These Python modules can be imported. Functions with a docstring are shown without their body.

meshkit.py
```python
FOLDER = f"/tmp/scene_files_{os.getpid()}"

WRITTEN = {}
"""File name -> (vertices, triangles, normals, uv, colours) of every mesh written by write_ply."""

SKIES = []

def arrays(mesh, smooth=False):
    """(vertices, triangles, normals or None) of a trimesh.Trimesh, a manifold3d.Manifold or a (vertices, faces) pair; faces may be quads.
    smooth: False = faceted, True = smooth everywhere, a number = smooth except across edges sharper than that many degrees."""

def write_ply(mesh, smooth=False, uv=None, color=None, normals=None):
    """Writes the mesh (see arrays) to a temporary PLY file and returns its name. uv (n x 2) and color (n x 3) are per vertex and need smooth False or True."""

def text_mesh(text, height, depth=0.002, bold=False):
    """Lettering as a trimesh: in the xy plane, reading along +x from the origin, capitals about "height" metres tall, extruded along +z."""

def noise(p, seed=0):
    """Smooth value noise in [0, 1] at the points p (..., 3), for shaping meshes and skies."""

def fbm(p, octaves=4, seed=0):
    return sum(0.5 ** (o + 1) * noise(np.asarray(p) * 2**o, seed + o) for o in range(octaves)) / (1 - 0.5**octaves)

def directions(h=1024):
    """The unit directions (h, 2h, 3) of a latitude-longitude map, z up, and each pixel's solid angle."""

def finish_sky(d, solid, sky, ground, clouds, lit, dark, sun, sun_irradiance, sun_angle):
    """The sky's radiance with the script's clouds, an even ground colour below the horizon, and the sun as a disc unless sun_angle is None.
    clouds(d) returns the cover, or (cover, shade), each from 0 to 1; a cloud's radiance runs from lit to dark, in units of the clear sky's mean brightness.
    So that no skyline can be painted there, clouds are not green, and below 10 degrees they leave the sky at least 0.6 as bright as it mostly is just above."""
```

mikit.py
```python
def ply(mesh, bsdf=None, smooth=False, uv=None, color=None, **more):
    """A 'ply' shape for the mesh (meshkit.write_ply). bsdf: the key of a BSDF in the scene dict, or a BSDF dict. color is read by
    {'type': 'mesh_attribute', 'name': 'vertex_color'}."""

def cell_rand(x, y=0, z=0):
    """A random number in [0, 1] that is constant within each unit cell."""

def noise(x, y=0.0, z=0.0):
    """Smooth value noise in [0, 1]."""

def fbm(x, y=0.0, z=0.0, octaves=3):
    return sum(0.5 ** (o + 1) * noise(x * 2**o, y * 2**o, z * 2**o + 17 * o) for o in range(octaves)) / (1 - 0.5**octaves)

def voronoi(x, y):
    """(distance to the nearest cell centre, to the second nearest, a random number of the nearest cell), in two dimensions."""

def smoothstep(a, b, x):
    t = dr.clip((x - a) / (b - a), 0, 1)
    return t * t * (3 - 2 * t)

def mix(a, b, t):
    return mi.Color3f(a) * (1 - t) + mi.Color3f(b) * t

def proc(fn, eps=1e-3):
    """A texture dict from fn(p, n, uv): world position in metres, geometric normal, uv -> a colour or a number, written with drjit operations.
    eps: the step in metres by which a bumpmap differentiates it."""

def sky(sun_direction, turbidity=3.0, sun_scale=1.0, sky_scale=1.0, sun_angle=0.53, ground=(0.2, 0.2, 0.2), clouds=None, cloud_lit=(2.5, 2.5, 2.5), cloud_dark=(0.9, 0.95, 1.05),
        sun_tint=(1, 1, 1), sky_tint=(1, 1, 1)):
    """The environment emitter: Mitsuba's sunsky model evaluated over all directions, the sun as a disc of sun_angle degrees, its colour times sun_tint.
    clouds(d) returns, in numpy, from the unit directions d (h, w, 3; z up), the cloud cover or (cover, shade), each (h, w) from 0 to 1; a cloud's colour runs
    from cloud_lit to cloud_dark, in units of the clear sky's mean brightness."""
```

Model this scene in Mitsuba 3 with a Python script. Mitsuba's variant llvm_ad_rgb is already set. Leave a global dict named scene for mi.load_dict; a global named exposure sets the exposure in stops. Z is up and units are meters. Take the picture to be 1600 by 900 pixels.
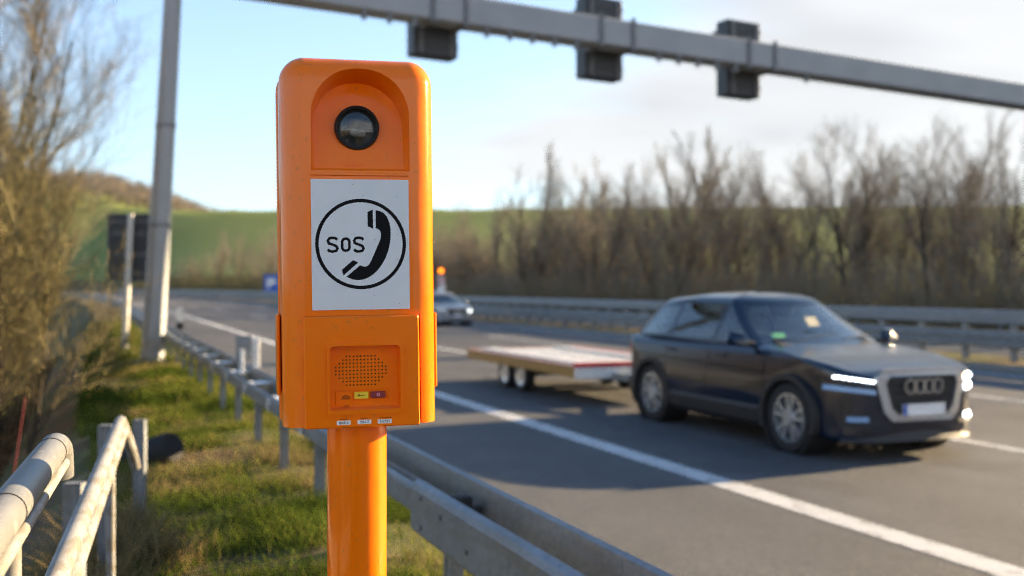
import math, random
import numpy as np, trimesh, mitsuba as mi, mikit, meshkit, manifold3d as m3
import drjit as dr
from shapely.geometry import Polygon, LineString, Point, box as sbox
from shapely import affinity
from mikit import ply, proc, noise, fbm, voronoi, cell_rand, smoothstep, mix
T = mi.ScalarTransform4f
scene, labels = {}, {}

# ---------------------------------------------------------------- camera, sky, exposure
FOV = 2 * math.degrees(math.atan(800 / 1638.0))
scene['camera'] = {'type': 'thinlens', 'fov': FOV, 'fov_axis': 'x', 'aperture_radius': 0.0062, 'focus_distance': 2.0,
                   'near_clip': 0.05, 'far_clip': 6000.0,
                   'to_world': T().look_at(origin=[0, 0, 1.7], target=[0, 10, 1.688], up=[0, 0, 1])}
SUN_EL, SUN_AZ = math.radians(16.5), math.radians(27.0)      # azimuth: from +x (across the road) towards +y (away from the camera)
SUN = [math.cos(SUN_EL) * math.cos(SUN_AZ), math.cos(SUN_EL) * math.sin(SUN_AZ), math.sin(SUN_EL)]


def cloud_cover(d):
    """Thin broken cloud: a wide pale bank over the right half of the sky, wisps and low haze cloud elsewhere."""
    x, y, z = d[..., 0], d[..., 1], np.maximum(d[..., 2], 0.0)
    q = np.stack([x / (z + 0.22), y / (z + 0.22), z * 2.0], -1)
    n = meshkit.fbm(q * np.array([0.9, 1.6, 1.0]) + 11.3, 5, 3)
    w = meshkit.fbm(q * np.array([2.2, 4.2, 1.0]) + 4.7, 5, 8)
    side = np.clip((x + 0.10 + 0.35 * z) / 0.55, 0, 1) * np.clip((0.62 - z) / 0.30, 0, 1) 
    bank = 0.20 + 0.32 * np.clip(0.25 - 0.9 * y, 0, 1)             # unseen bank behind the camera, raised as added fill for front faces
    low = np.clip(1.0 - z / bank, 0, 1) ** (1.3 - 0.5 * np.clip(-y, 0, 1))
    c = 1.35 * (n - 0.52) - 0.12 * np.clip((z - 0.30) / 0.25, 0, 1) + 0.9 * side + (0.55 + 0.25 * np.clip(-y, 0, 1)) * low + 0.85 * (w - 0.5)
    cover = np.clip((c - 0.12) / 0.62, 0, 1)
    cover = cover * cover * (3 - 2 * cover)
    back_lit = np.clip(0.5 + 0.9 * (0.45 * x + 0.89 * y), 0, 1)                  # clouds towards the sun show their grey undersides, those opposite are front-lit
    shade = np.clip((meshkit.fbm(q * np.array([1.5, 2.6, 1.0]) + 31.0, 4, 5) - 0.45) * 2.2, 0, 1) * 0.45 + 0.62 * back_lit
    ahead = 0.95 + 0.05 * np.clip(0.55 + 0.75 * (0.45 * x + 0.89 * y), 0, 1)       # thicker towards the sun's half of the sky
    veil = 0.08 * np.clip((0.55 - z) / 0.3, 0, 1)
    return np.clip(cover * 0.93 + veil * (1 - cover), 0, 1) * ahead, shade


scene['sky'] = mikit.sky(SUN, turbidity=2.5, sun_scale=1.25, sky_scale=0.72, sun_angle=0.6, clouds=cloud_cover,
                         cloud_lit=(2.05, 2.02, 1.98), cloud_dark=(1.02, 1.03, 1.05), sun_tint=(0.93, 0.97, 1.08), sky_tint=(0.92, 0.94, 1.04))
exposure = 3.98

# ---------------------------------------------------------------- frames of reference
RD = np.array([-0.372, 0.928]); RD = RD / np.linalg.norm(RD)      # the road runs along RD (away), RN points across it to the right
RN = np.array([RD[1], -RD[0]])
CURVE_U, CURVE_R = 60.0, 1350.0


def shift(u):
    v = np.clip(np.asarray(u, float) - CURVE_U, 0, None)
    return np.where(v < 420, v * v / (2 * CURVE_R), 420 * 420 / (2 * CURVE_R) + (v - 420) * 420 / CURVE_R)


def P(s, u, z=0.0):
    """World point from lateral offset s, distance u along the (bending) road, height z."""
    s, u, z = np.broadcast_arrays(np.asarray(s, float), np.asarray(u, float), np.asarray(z, float))
    k = s - shift(u)
    return np.stack([RD[0] * u + RN[0] * k, RD[1] * u + RN[1] * k, z], -1)


def SU(X, Y):
    s, u = X * RN[0] + Y * RN[1], X * RD[0] + Y * RD[1]
    return s + shift(u), u


def sstep(a, b, x):
    t = np.clip((np.asarray(x, float) - a) / (b - a), 0, 1)
    return t * t * (3 - 2 * t)


def ground(s, u):
    s, u = np.broadcast_arrays(np.asarray(s, float), np.asarray(u, float))
    p = P(s, u)
    X, Y = p[..., 0], p[..., 1]
    n1 = meshkit.fbm(np.stack([X * 0.9, Y * 0.9, X * 0], -1), 3, 1) - 0.5
    n2 = meshkit.fbm(np.stack([X * 0.12, Y * 0.12, X * 0], -1), 3, 2) - 0.5
    drop = np.clip(-0.05 - s, 0, None)
    zl = -np.minimum(drop * 0.55, 2.6 + 0 * drop) + 0.10 * n1 * sstep(2.2, 1.0, s) + 0.5 * n2 * sstep(-1.5, -5, s)
    zl = zl + 0.09 * np.exp(-((s - 1.55) / 0.55) ** 2)
    zl = zl + 0.10 * np.exp(-((s - 0.75) / 0.5) ** 2) * np.exp(-((u - 23.8) / 2.2) ** 2)
    q = X / np.maximum(Y, 1.0)
    k = 0.0752 + 0.0075 * np.clip(q, -0.2, 0.6)
    y0 = np.interp(q, [-.45, -.40, -.30, -.22, -.1, .1, .5], [380, 330, 235, 170, 112, 78, 64])
    yc = np.interp(q, [-.40, -.20, .0, .5], [560, 480, 400, 300])
    h = np.clip((Y - y0) / (yc - y0), 0, 1) ** 1.2
    hill = (1.7 + k * np.minimum(np.maximum(Y, 0), yc)) * h * sstep(33.5, 52, s) * sstep(0, 30, Y)
    hill = hill + 21 * np.exp(-(np.where(X > -262, (X + 262) / 48, (X + 262) / 220)) ** 2 - ((Y - 690) / 150) ** 2) * sstep(36, 80, s)
    bank = 1.1 * sstep(33, 38, s)
    zr = -0.04 + np.maximum(hill, bank) * sstep(31.5, 34, s) + 0.25 * n2 * sstep(34, 45, s)
    return np.where(s < 16, zl, zr)


# ---------------------------------------------------------------- mesh helpers
def add(key, mesh, bsdf, smooth=False, **kw):
    scene[key] = ply(mesh, bsdf, smooth, **kw)
    return key


def thing(key, label, category, group=None, kind=None):
    labels[key] = {'label': label, 'category': category}
    if group: labels[key]['group'] = group
    if kind: labels[key]['kind'] = kind
    return key


def struct(key, label, kind='structure', category=None):
    labels[key] = {'label': label, 'kind': kind}
    labels[key]['category'] = category or key.replace('_', ' ')


_count = {}


def num(base):
    n = _count.get(base, 0)
    _count[base] = n + 1
    return base if n == 0 else f'{base}_{n:03d}'


cat = trimesh.util.concatenate


def xf(mesh, M):
    m = mesh.copy(); m.apply_transform(np.asarray(M, float)); return m


def mat(R=None, t=(0, 0, 0)):
    M = np.eye(4)
    if R is not None: M[:3, :3] = R
    M[:3, 3] = t
    return M


def box(x0, x1, y0, y1, z0, z1, bev=0.0):
    lo, hi = np.array([x0, y0, z0], float), np.array([x1, y1, z1], float)
    if bev <= 0:
        b = trimesh.creation.box(extents=hi - lo); b.apply_translation((lo + hi) / 2); return b
    pts = []
    for c in np.ndindex(2, 2, 2):
        corner = np.where(c, hi, lo); sg = np.where(c, -1, 1)
        for a in range(3):
            v = corner.copy()
            for k in range(3):
                if k != a: v[k] += sg[k] * bev
            pts.append(v)
    return trimesh.convex.convex_hull(np.array(pts))


def to_tm(man):
    m = man.to_mesh()
    return trimesh.Trimesh(m.vert_properties[:, :3].astype(float), m.tri_verts, process=False)


def to_man(mesh):
    m = trimesh.Trimesh(mesh.vertices, mesh.faces, process=True); m.merge_vertices()
    return m3.Manifold(m3.Mesh(np.ascontiguousarray(m.vertices, np.float32), np.ascontiguousarray(m.faces, np.uint32)))


def hull(pts):
    return trimesh.convex.convex_hull(np.asarray(pts, float))


def extrude(poly, h):
    polys = getattr(poly, 'geoms', [poly])
    return cat([trimesh.creation.extrude_polygon(g, h, engine='earcut') for g in polys])


def front(mesh, y=0.0):
    """From drawn flat in xy (extruded along +z) to standing upright in xz, its face towards -y at depth y."""
    v = mesh.vertices
    m = mesh.copy()
    m.vertices = np.stack([v[:, 0], y - v[:, 2], v[:, 1]], -1)
    return m


def tube_along(pts, r, sides=16, caps=True):
    p = np.asarray(pts, float)
    r = np.broadcast_to(np.asarray(r, float), (len(p),))
    t = np.gradient(p, axis=0); t /= np.linalg.norm(t, axis=1, keepdims=True)
    a = np.cross(t[0], [0, 0, 1.0]); a = a if np.linalg.norm(a) > .1 else np.array([1.0, 0, 0])
    ring, ang = [], np.arange(sides) * 2 * np.pi / sides
    for i in range(len(p)):
        a = a - t[i] * (a @ t[i]); a /= np.linalg.norm(a)
        b = np.cross(t[i], a)
        ring.append(p[i] + r[i] * (np.cos(ang)[:, None] * a + np.sin(ang)[:, None] * b))
    v = np.vstack(ring); f = []
    for i in range(len(p) - 1):
        for j in range(sides):
            a0, a1 = i * sides + j, i * sides + (j + 1) % sides
            f += [[a0, a1, a1 + sides], [a0, a1 + sides, a0 + sides]]
    if caps:
        v = np.vstack([v, p[:1], p[-1:]]); c0, c1 = len(v) - 2, len(v) - 1
        o = (len(p) - 1) * sides
        for j in range(sides):
            f += [[c0, (j + 1) % sides, j], [c1, o + j, o + (j + 1) % sides]]
    return trimesh.Trimesh(v, f, process=False)


def fillet(pts, r, n=8):
    """Polyline with its inner corners rounded."""
    p = [np.asarray(q, float) for q in pts]; out = [p[0]]
    for a, b, c in zip(p, p[1:], p[2:]):
        d0, d1 = (a - b) / np.linalg.norm(a - b), (c - b) / np.linalg.norm(c - b)
        k = min(r, 0.45 * np.linalg.norm(a - b), 0.45 * np.linalg.norm(c - b))
        q0, q1 = b + d0 * k, b + d1 * k
        out += [(1 - s) ** 2 * q0 + 2 * s * (1 - s) * b + s * s * q1 for s in np.linspace(0, 1, n)]
    return np.array(out + [p[-1]])


def prisms(p0, p1, r0, r1, sides):
    """Many tapered sticks in one vectorised go: (vertices, faces)."""
    p0, p1 = np.asarray(p0, float), np.asarray(p1, float)
    t = p1 - p0; t = t / (np.linalg.norm(t, axis=1, keepdims=True) + 1e-9)
    a = np.cross(t, np.where(np.abs(t[:, 2:]) < .9, [0, 0, 1.0], [1.0, 0, 0])); a /= np.linalg.norm(a, axis=1, keepdims=True)
    b = np.cross(t, a); ang = np.arange(sides) * 2 * np.pi / sides
    o = np.cos(ang)[None, :, None] * a[:, None] + np.sin(ang)[None, :, None] * b[:, None]
    v = np.concatenate([p0[:, None] + np.asarray(r0)[:, None, None] * o, p1[:, None] + np.asarray(r1)[:, None, None] * o], 1)
    j = np.arange(sides); k = (j + 1) % sides
    f = np.vstack([np.stack([j, k, k + sides], 1), np.stack([j, k + sides, j + sides], 1)])
    F = (f[None] + (np.arange(len(p0)) * 2 * sides)[:, None, None]).reshape(-1, 3)
    return v.reshape(-1, 3), F


def sheet(ss, us, zf):
    S, U = np.meshgrid(ss, us, indexing='ij')
    v = P(S, U, zf(S, U)).reshape(-1, 3)
    n, m = len(ss), len(us)
    i, j = np.meshgrid(np.arange(n - 1), np.arange(m - 1), indexing='ij')
    a = (i * m + j).ravel()
    f = np.vstack([np.stack([a, a + m, a + m + 1], 1), np.stack([a, a + m + 1, a + 1], 1)])
    return v, f


def flat(z):
    return lambda s, u: np.full(np.shape(s), z)


def sweep_su(poly, s0, u0, u1, z0=0.0):
    """A profile drawn in (across, up) carried along the road from u0 to u1."""
    m = extrude(poly, u1 - u0)
    v = m.vertices
    m.vertices = P(s0 + v[:, 0], u0 + v[:, 2], z0 + v[:, 1])
    m.invert()
    return m


def local_su(mesh, s0, u0, z0=0.0):
    """Mesh in (across, along, up) set down beside the road at (s0, u0)."""
    p = P(s0, u0); w = P(s0, u0 + 0.5) - p; w /= np.linalg.norm(w)
    R = np.stack([[w[1], -w[0], 0], w, [0, 0, 1]], 1)
    return xf(mesh, mat(R, (p[0], p[1], z0)))


# ---------------------------------------------------------------- materials
def principled(key, base, rough=0.5, metallic=0.0, two=True, **kw):
    d = {'type': 'principled', 'roughness': rough, 'metallic': metallic, **kw}
    d['base_color'] = base if isinstance(base, dict) else {'type': 'rgb', 'value': list(base)}
    scene[key] = {'type': 'twosided', 'bsdf': d} if two else d
    return key


def bumped(key, inner, fn, scale, eps=1e-3):
    scene[key] = {'type': 'twosided', 'bsdf': {'type': 'bumpmap', 'tex': proc(fn, eps), 'scale': scale, 'bsdf': inner}}


def pr(base, rough, metallic=0.0, **kw):
    return {'type': 'principled', 'base_color': base if isinstance(base, dict) else {'type': 'rgb', 'value': list(base)},
            'roughness': rough, 'metallic': metallic, **kw}


def asphalt_col(p, n, uv):
    f = fbm(p.x * 34.0, p.y * 34.0, 0.0, 3)
    along = p.x * float(RD[0]) + p.y * float(RD[1])
    acr = p.x * float(RN[0]) + p.y * float(RN[1])
    big = fbm(acr * 0.9, along * 0.07, 3.0, 4)
    pat = fbm(p.x * 1.7, p.y * 1.7, 5.0, 4)
    c = mix((0.045, 0.047, 0.051), (0.083, 0.083, 0.085), f)
    wheel = dr.exp(-dr.square((dr.abs(acr - 6.95) - 0.82) / 0.30)) + dr.exp(-dr.square((dr.abs(acr - 10.8) - 0.82) / 0.30))
    c = c * (0.72 + 0.56 * big) * (0.82 + 0.36 * pat) * (1.0 - 0.10 * wheel * (0.5 + big))
    stain = smoothstep(0.66, 0.78, fbm(p.x * 0.8 + 7.0, p.y * 0.8, 8.0, 3))
    c = c * (1.0 - 0.22 * stain)
    seam = smoothstep(0.03, 0.0, dr.abs(acr - 7.02 + 0.02 * noise(along * 0.8))) + smoothstep(0.025, 0.0, dr.abs(acr - 12.35))
    return c * (1.0 - 0.35 * seam)


scene['m_asphalt'] = {'type': 'twosided', 'bsdf': {'type': 'bumpmap', 'tex': proc(lambda p, n, uv: fbm(p.x * 60, p.y * 60, 0.0, 2), 4e-3), 'scale': 0.004,
                      'bsdf': pr(proc(asphalt_col), 0.75, specular=0.4)}}


def marking_col(p, n, uv):
    f = fbm(p.x * 9, p.y * 9, 1.0, 4)
    g = fbm(p.x * 55, p.y * 55, 2.0, 2)
    return mix((0.40, 0.41, 0.42), (0.23, 0.23, 0.228), smoothstep(0.45, 0.75, 0.6 * f + 0.4 * g))


principled('m_marking', proc(marking_col), 0.6)


def soil_col(p, n, uv):
    a = fbm(p.x * 1.3, p.y * 1.3, 0.0, 4)
    b = fbm(p.x * 7.0, p.y * 7.0, 4.0, 3)
    c = mix((0.055, 0.040, 0.026), (0.13, 0.095, 0.055), b)
    c = mix(c, (0.065, 0.066, 0.028), smoothstep(0.42, 0.62, a))
    return mix(c, (0.20, 0.165, 0.085), smoothstep(0.60, 0.80, fbm(p.x * 3.1, p.y * 3.1, 9.0, 3)) * 0.7)


principled('m_soil', proc(soil_col), 0.95, specular=0.15)


def field_col(p, n, uv):
    a = fbm(p.x * 0.02, p.y * 0.02, 0.0, 4)
    b = fbm(p.x * 0.35, p.y * 0.35, 3.0, 3)
    c = mix((0.140, 0.160, 0.048), (0.195, 0.215, 0.072), a)
    return mix(c, (0.14, 0.16, 0.05), 0.35 * b)


principled('m_field', proc(field_col), 0.9, specular=0.1)


def galv_col(p, n, uv):
    f, _, w = voronoi((p.x + p.z * 0.7) * 38.0, (p.y + p.z * 0.9) * 38.0)
    s = fbm(p.x * 6, p.y * 6, p.z * 6, 4)
    d = fbm(p.x * 2.0, p.y * 2.0, p.z * 14.0, 3)
    c = mix((0.155, 0.175, 0.20), (0.27, 0.29, 0.315), 0.4 * w + 0.6 * s)
    return mix(c, (0.20, 0.19, 0.17), smoothstep(0.58, 0.80, d) * 0.6)


def galv_rough(p, n, uv):
    return 0.38 + 0.25 * fbm(p.x * 11, p.y * 11, p.z * 11, 3)


principled('m_galv', proc(galv_col), proc(galv_rough), metallic=0.55)
principled('m_galv_pale', proc(lambda p, n, uv: mix((0.44, 0.45, 0.46), (0.62, 0.62, 0.61), fbm(p.x * 14, p.y * 14, p.z * 3, 4))), 0.42, metallic=0.25)
principled('m_galv_dark', proc(lambda p, n, uv: mix((0.10, 0.11, 0.125), (0.19, 0.20, 0.22), fbm(p.x * 9, p.y * 9, p.z * 9, 3))), 0.55, metallic=0.3)


def rail_paint(p, n, uv):
    f = fbm(p.x * 22, p.y * 9, p.z * 22, 4)
    g = fbm(p.x * 70, p.y * 24, p.z * 70, 3)
    c = mix((0.205, 0.205, 0.20), (0.15, 0.133, 0.105), smoothstep(0.40, 0.68, f))
    return mix(c, (0.30, 0.22, 0.13), smoothstep(0.66, 0.78, 0.55 * f + 0.45 * g) * 0.7)


principled('m_rail_paint', proc(rail_paint), 0.5)


def orange_col(p, n, uv):
    d = fbm(p.x * 3.0, p.y * 3.0, p.z * 2.0, 3)
    s = fbm(p.x * 160, p.y * 160, p.z * 90, 2)
    c = mix((0.92, 0.186, 0.0003), (0.88, 0.168, 0.0003), d)
    return mix(c, (0.45, 0.17, 0.03), smoothstep(0.77, 0.84, s) * 0.5)


scene['m_orange'] = {'type': 'twosided', 'bsdf': {'type': 'bumpmap', 'scale': 0.0012, 'tex': proc(lambda p, n, uv: fbm(p.x * 26, p.y * 26, p.z * 13, 2), 2e-3),
                     'bsdf': {'type': 'roughplastic', 'distribution': 'ggx', 'alpha': 0.025, 'int_ior': 1.46, 'diffuse_reflectance': proc(orange_col)}}}
principled('m_black', (0.012, 0.013, 0.015), 0.35)
principled('m_black_matt', (0.015, 0.015, 0.016), 0.7)
principled('m_rubber', (0.018, 0.018, 0.019), 0.85)
principled('m_print', (0.007, 0.008, 0.010), 0.8, specular=0.12)


def plate_col(p, n, uv):
    s = fbm(p.x * 190, p.y * 190, p.z * 190, 2)
    return mix(mix((0.62, 0.665, 0.70), (0.585, 0.625, 0.66), fbm(p.x * 20, p.y * 20, p.z * 9, 3)), (0.30, 0.29, 0.27), smoothstep(0.86, 0.90, s))


principled('m_plate', proc(plate_col), 0.35, specular=0.5)
principled('m_label', (0.72, 0.73, 0.74), 0.4)
principled('m_yellow', (0.75, 0.58, 0.02), 0.35, clearcoat=0.4)
principled('m_red_button', (0.20, 0.012, 0.022), 0.3, clearcoat=0.5)
principled('m_pinkprint', (0.55, 0.25, 0.33), 0.5)
principled('m_brownprint', (0.06, 0.012, 0.004), 0.7, specular=0.2)
principled('m_chrome', (0.75, 0.76, 0.78), 0.18, metallic=1.0)
principled('m_alloy', (0.55, 0.56, 0.58), 0.3, metallic=0.8)
scene['m_navy'] = {'type': 'twosided', 'bsdf': {'type': 'roughplastic', 'distribution': 'ggx', 'alpha': 0.03, 'int_ior': 1.65, 'diffuse_reflectance': {'type': 'rgb', 'value': [0.0022, 0.0085, 0.024]}}}
principled('m_silver', (0.20, 0.215, 0.235), 0.3, metallic=0.4, clearcoat=0.8)
principled('m_trim', (0.016, 0.016, 0.018), 0.55)
principled('m_cabin', (0.028, 0.028, 0.030), 0.8)
principled('m_paper', (0.62, 0.55, 0.38), 0.8)
principled('m_greensticker', (0.03, 0.35, 0.16), 0.6)
principled('m_white', (0.74, 0.74, 0.72), 0.45)
principled('m_blue', (0.012, 0.085, 0.42), 0.4)
principled('m_red', (0.50, 0.035, 0.025), 0.45)
principled('m_darkred', (0.16, 0.015, 0.015), 0.6)
principled('m_amber', (0.85, 0.24, 0.01), 0.4)
principled('m_deck', proc(lambda p, n, uv: mix((0.40, 0.40, 0.385), (0.52, 0.51, 0.49), fbm(p.x * 5, p.y * 5, 1.0, 4))), 0.45, metallic=0.15)
principled('m_board', proc(lambda p, n, uv: mix((0.27, 0.145, 0.035), (0.40, 0.225, 0.060), fbm(p.x * 9, p.y * 9, p.z * 30, 3))), 0.55)
principled('m_gantry', proc(lambda p, n, uv: mix((0.245, 0.27, 0.295), (0.33, 0.355, 0.38), fbm(p.x * 1.5, p.y * 1.5, p.z * 1.5, 4))), 0.5, metallic=0.25)
principled('m_cabinet', (0.030, 0.036, 0.044), 0.5)
principled('m_post_cream', (0.60, 0.59, 0.55), 0.45, metallic=0.1)
scene['m_pane'] = {'type': 'thindielectric', 'int_ior': 1.52, 'specular_transmittance': {'type': 'rgb', 'value': [0.42, 0.50, 0.50]}}
scene['m_clear'] = {'type': 'thindielectric', 'int_ior': 1.5}


def bark_col(p, n, uv):
    f = fbm(p.x * 4, p.y * 4, p.z * 1.5, 4)
    return mix((0.036, 0.030, 0.023), (0.095, 0.080, 0.060), f)


principled('m_bark', proc(bark_col), 0.9, specular=0.1)
principled('m_dead', proc(lambda p, n, uv: mix((0.17, 0.135, 0.07), (0.30, 0.235, 0.12), fbm(p.x * .5, p.y * .5, p.z * .9, 3))), 0.9, specular=0.1)
principled('m_twig', proc(lambda p, n, uv: mix((0.17, 0.148, 0.118), (0.275, 0.242, 0.19), fbm(p.x * .8, p.y * .8, p.z * .8, 3))), 0.9, specular=0.1)
principled('m_twig_olive', proc(lambda p, n, uv: mix((0.125, 0.110, 0.055), (0.21, 0.18, 0.095), fbm(p.x * 1.1, p.y * 1.1, p.z * 1.1, 3))), 0.9, specular=0.1)
scene['m_blades'] = {'type': 'twosided', 'bsdf': pr({'type': 'mesh_attribute', 'name': 'vertex_color'}, 0.75, specular=0.2)}
scene['m_sprig'] = {'type': 'principledthin', 'base_color': {'type': 'mesh_attribute', 'name': 'vertex_color'}, 'roughness': 0.8, 'diff_trans': 0.7}
# ---------------------------------------------------------------- ground, road, markings
us_all = np.concatenate([np.arange(-60, -6, 6), np.arange(-6, 40, 0.4), np.arange(40, 130, 2.5), np.arange(130, 700, 14), [760, 900, 1200, 1700]])
ss_left = np.concatenate([[-1500, -700, -350, -180, -90, -50, -30, -20, -14], np.arange(-10, -2, 0.4), np.arange(-2, 2.35, 0.13), [2.45, 2.6]])
add('ground', sheet(ss_left, us_all, lambda s, u: ground(s, u) - 0.03 - 0.12 * sstep(2.3, 2.5, s)), 'm_soil', True)
struct('ground', 'earth verge and embankment beside the hard shoulder')
add('verge', sheet(np.array([30.9, 31.6, 32.3, 33, 34, 35, 36, 37, 38, 40, 43, 46]), us_all, lambda s, u: ground(s, u)), 'm_soil', True)
struct('verge', 'brown earth verge under the tree belt')
add('hill', sheet(np.concatenate([np.arange(46, 120, 3.5), np.arange(120, 420, 11), [440, 500, 600, 800, 1100, 1600]]), us_all, lambda s, u: ground(s, u)), 'm_field', True)
struct('hill', 'green field rising to the skyline behind the trees')
us_road = np.concatenate([np.arange(-60, 60, 10), np.arange(60, 700, 8.0)])
add('road', sheet(np.array([2.42, 5, 9, 13, 16.9]), us_road, flat(0.0)), 'm_asphalt')
struct('road', 'grey asphalt carriageway with hard shoulder')
add('road_001', sheet(np.array([19.7, 24, 28, 31.0]), us_road, flat(0.0)), 'm_asphalt')
struct('road_001', 'opposite asphalt carriageway behind the median barrier')


def slab_strip(s0, s1, z, u0=-60, u1=700):
    m = []
    us = np.concatenate([np.arange(u0, 60, 10), np.arange(60, u1, 8.0)])
    for a, b in zip(us, us[1:]):
        m.append(sweep_su(sbox(s0, -0.1, s1, z), 0, a, b))
    return cat(m)


add('median', slab_strip(17.0, 19.6, 0.10), 'm_soil')
struct('median', 'raised earth strip with sparse grass under the median barrier')
principled('m_kerb', proc(lambda p, n, uv: mix((0.16, 0.16, 0.155), (0.26, 0.255, 0.245), fbm(p.x * 8, p.y * 8, p.z * 8, 3))), 0.85)
add('median__kerb', slab_strip(16.86, 16.998, 0.115), 'm_kerb')
for w0, w1, u0, u1, k in [(4.93, 5.20, -30, 420, 'edge_line'), (16.18, 16.36, -30, 420, 'edge_line')]:
    key = num(k)
    add(key, sheet(np.array([w0, w1]), np.concatenate([np.arange(u0, 60, 10), np.arange(60, u1, 8.0)]), flat(0.005)), 'm_marking')
    struct(key, 'solid white edge line along the hard shoulder' if w0 < 6 else 'solid white edge line along the median')
for s, off in ((8.92, 4.6), (12.75, 10.0)):
    for i in range(-1, 14):
        u0 = off + 18 * i
        key = num('lane_marking')
        add(key, sheet(np.array([s - 0.08, s + 0.08]), np.linspace(u0, u0 + 6, 4), flat(0.005)), 'm_marking')
        struct(key, 'white lane dash on the carriageway')

# ---------------------------------------------------------------- near guardrail (seen from behind)
thing('guardrail', 'galvanised double guardrail on steel posts along the hard shoulder', 'guardrail')
prof_front = LineString([(0.0, .43), (0, .46), (.07, .485), (.07, .525), (0, .55), (0, .585), (0.012, .60), (0.012, .742), (0.03, .752)]).buffer(0.004, cap_style=2, join_style=2)
prof_rear = LineString([(.034, .562), (.012, .568), (.004, .582), (.004, .682), (.012, .696), (.030, .704)]).buffer(0.004, cap_style=2, join_style=2)
prof_sleeve = LineString([(.018, .500), (-.026, .512), (-.042, .534), (-.042, .722), (-.030, .744), (-.002, .757)]).buffer(0.0065, cap_style=2, join_style=2)
for i in range(-2, 50):
    a = 4.9 + 4.0 * i
    add(num('guardrail__front_rail'), sweep_su(prof_front, 1.735 + 0.002 * (i % 2), a - 1.6, a + 2.42), 'm_galv', 25)
    if i >= 0:
        add(num('guardrail__rear_rail'), sweep_su(prof_rear, 1.49 + 0.002 * (i % 2), a - 0.25, a + 4.0), 'm_galv', 25)
add(num('guardrail__rear_rail'), sweep_su(prof_sleeve, 1.49, -4.0, 4.92), 'm_galv', 25)
post_prof = LineString([(-.028, .05), (-.028, .0), (.028, .0), (.028, .1), (-.028, .1), (-.028, .075)]).buffer(0.005, cap_style=2, join_style=2)
c_post = extrude(post_prof, 0.98); c_post.apply_translation([0.04, -0.05, -0.42])
plate = cat([box(.01, .245, -.16, .16, .690, .698), box(-.03, .26, -.045, -.037, .63, .690), box(-.03, -.022, -.045, .045, .58, .690)])
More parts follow.
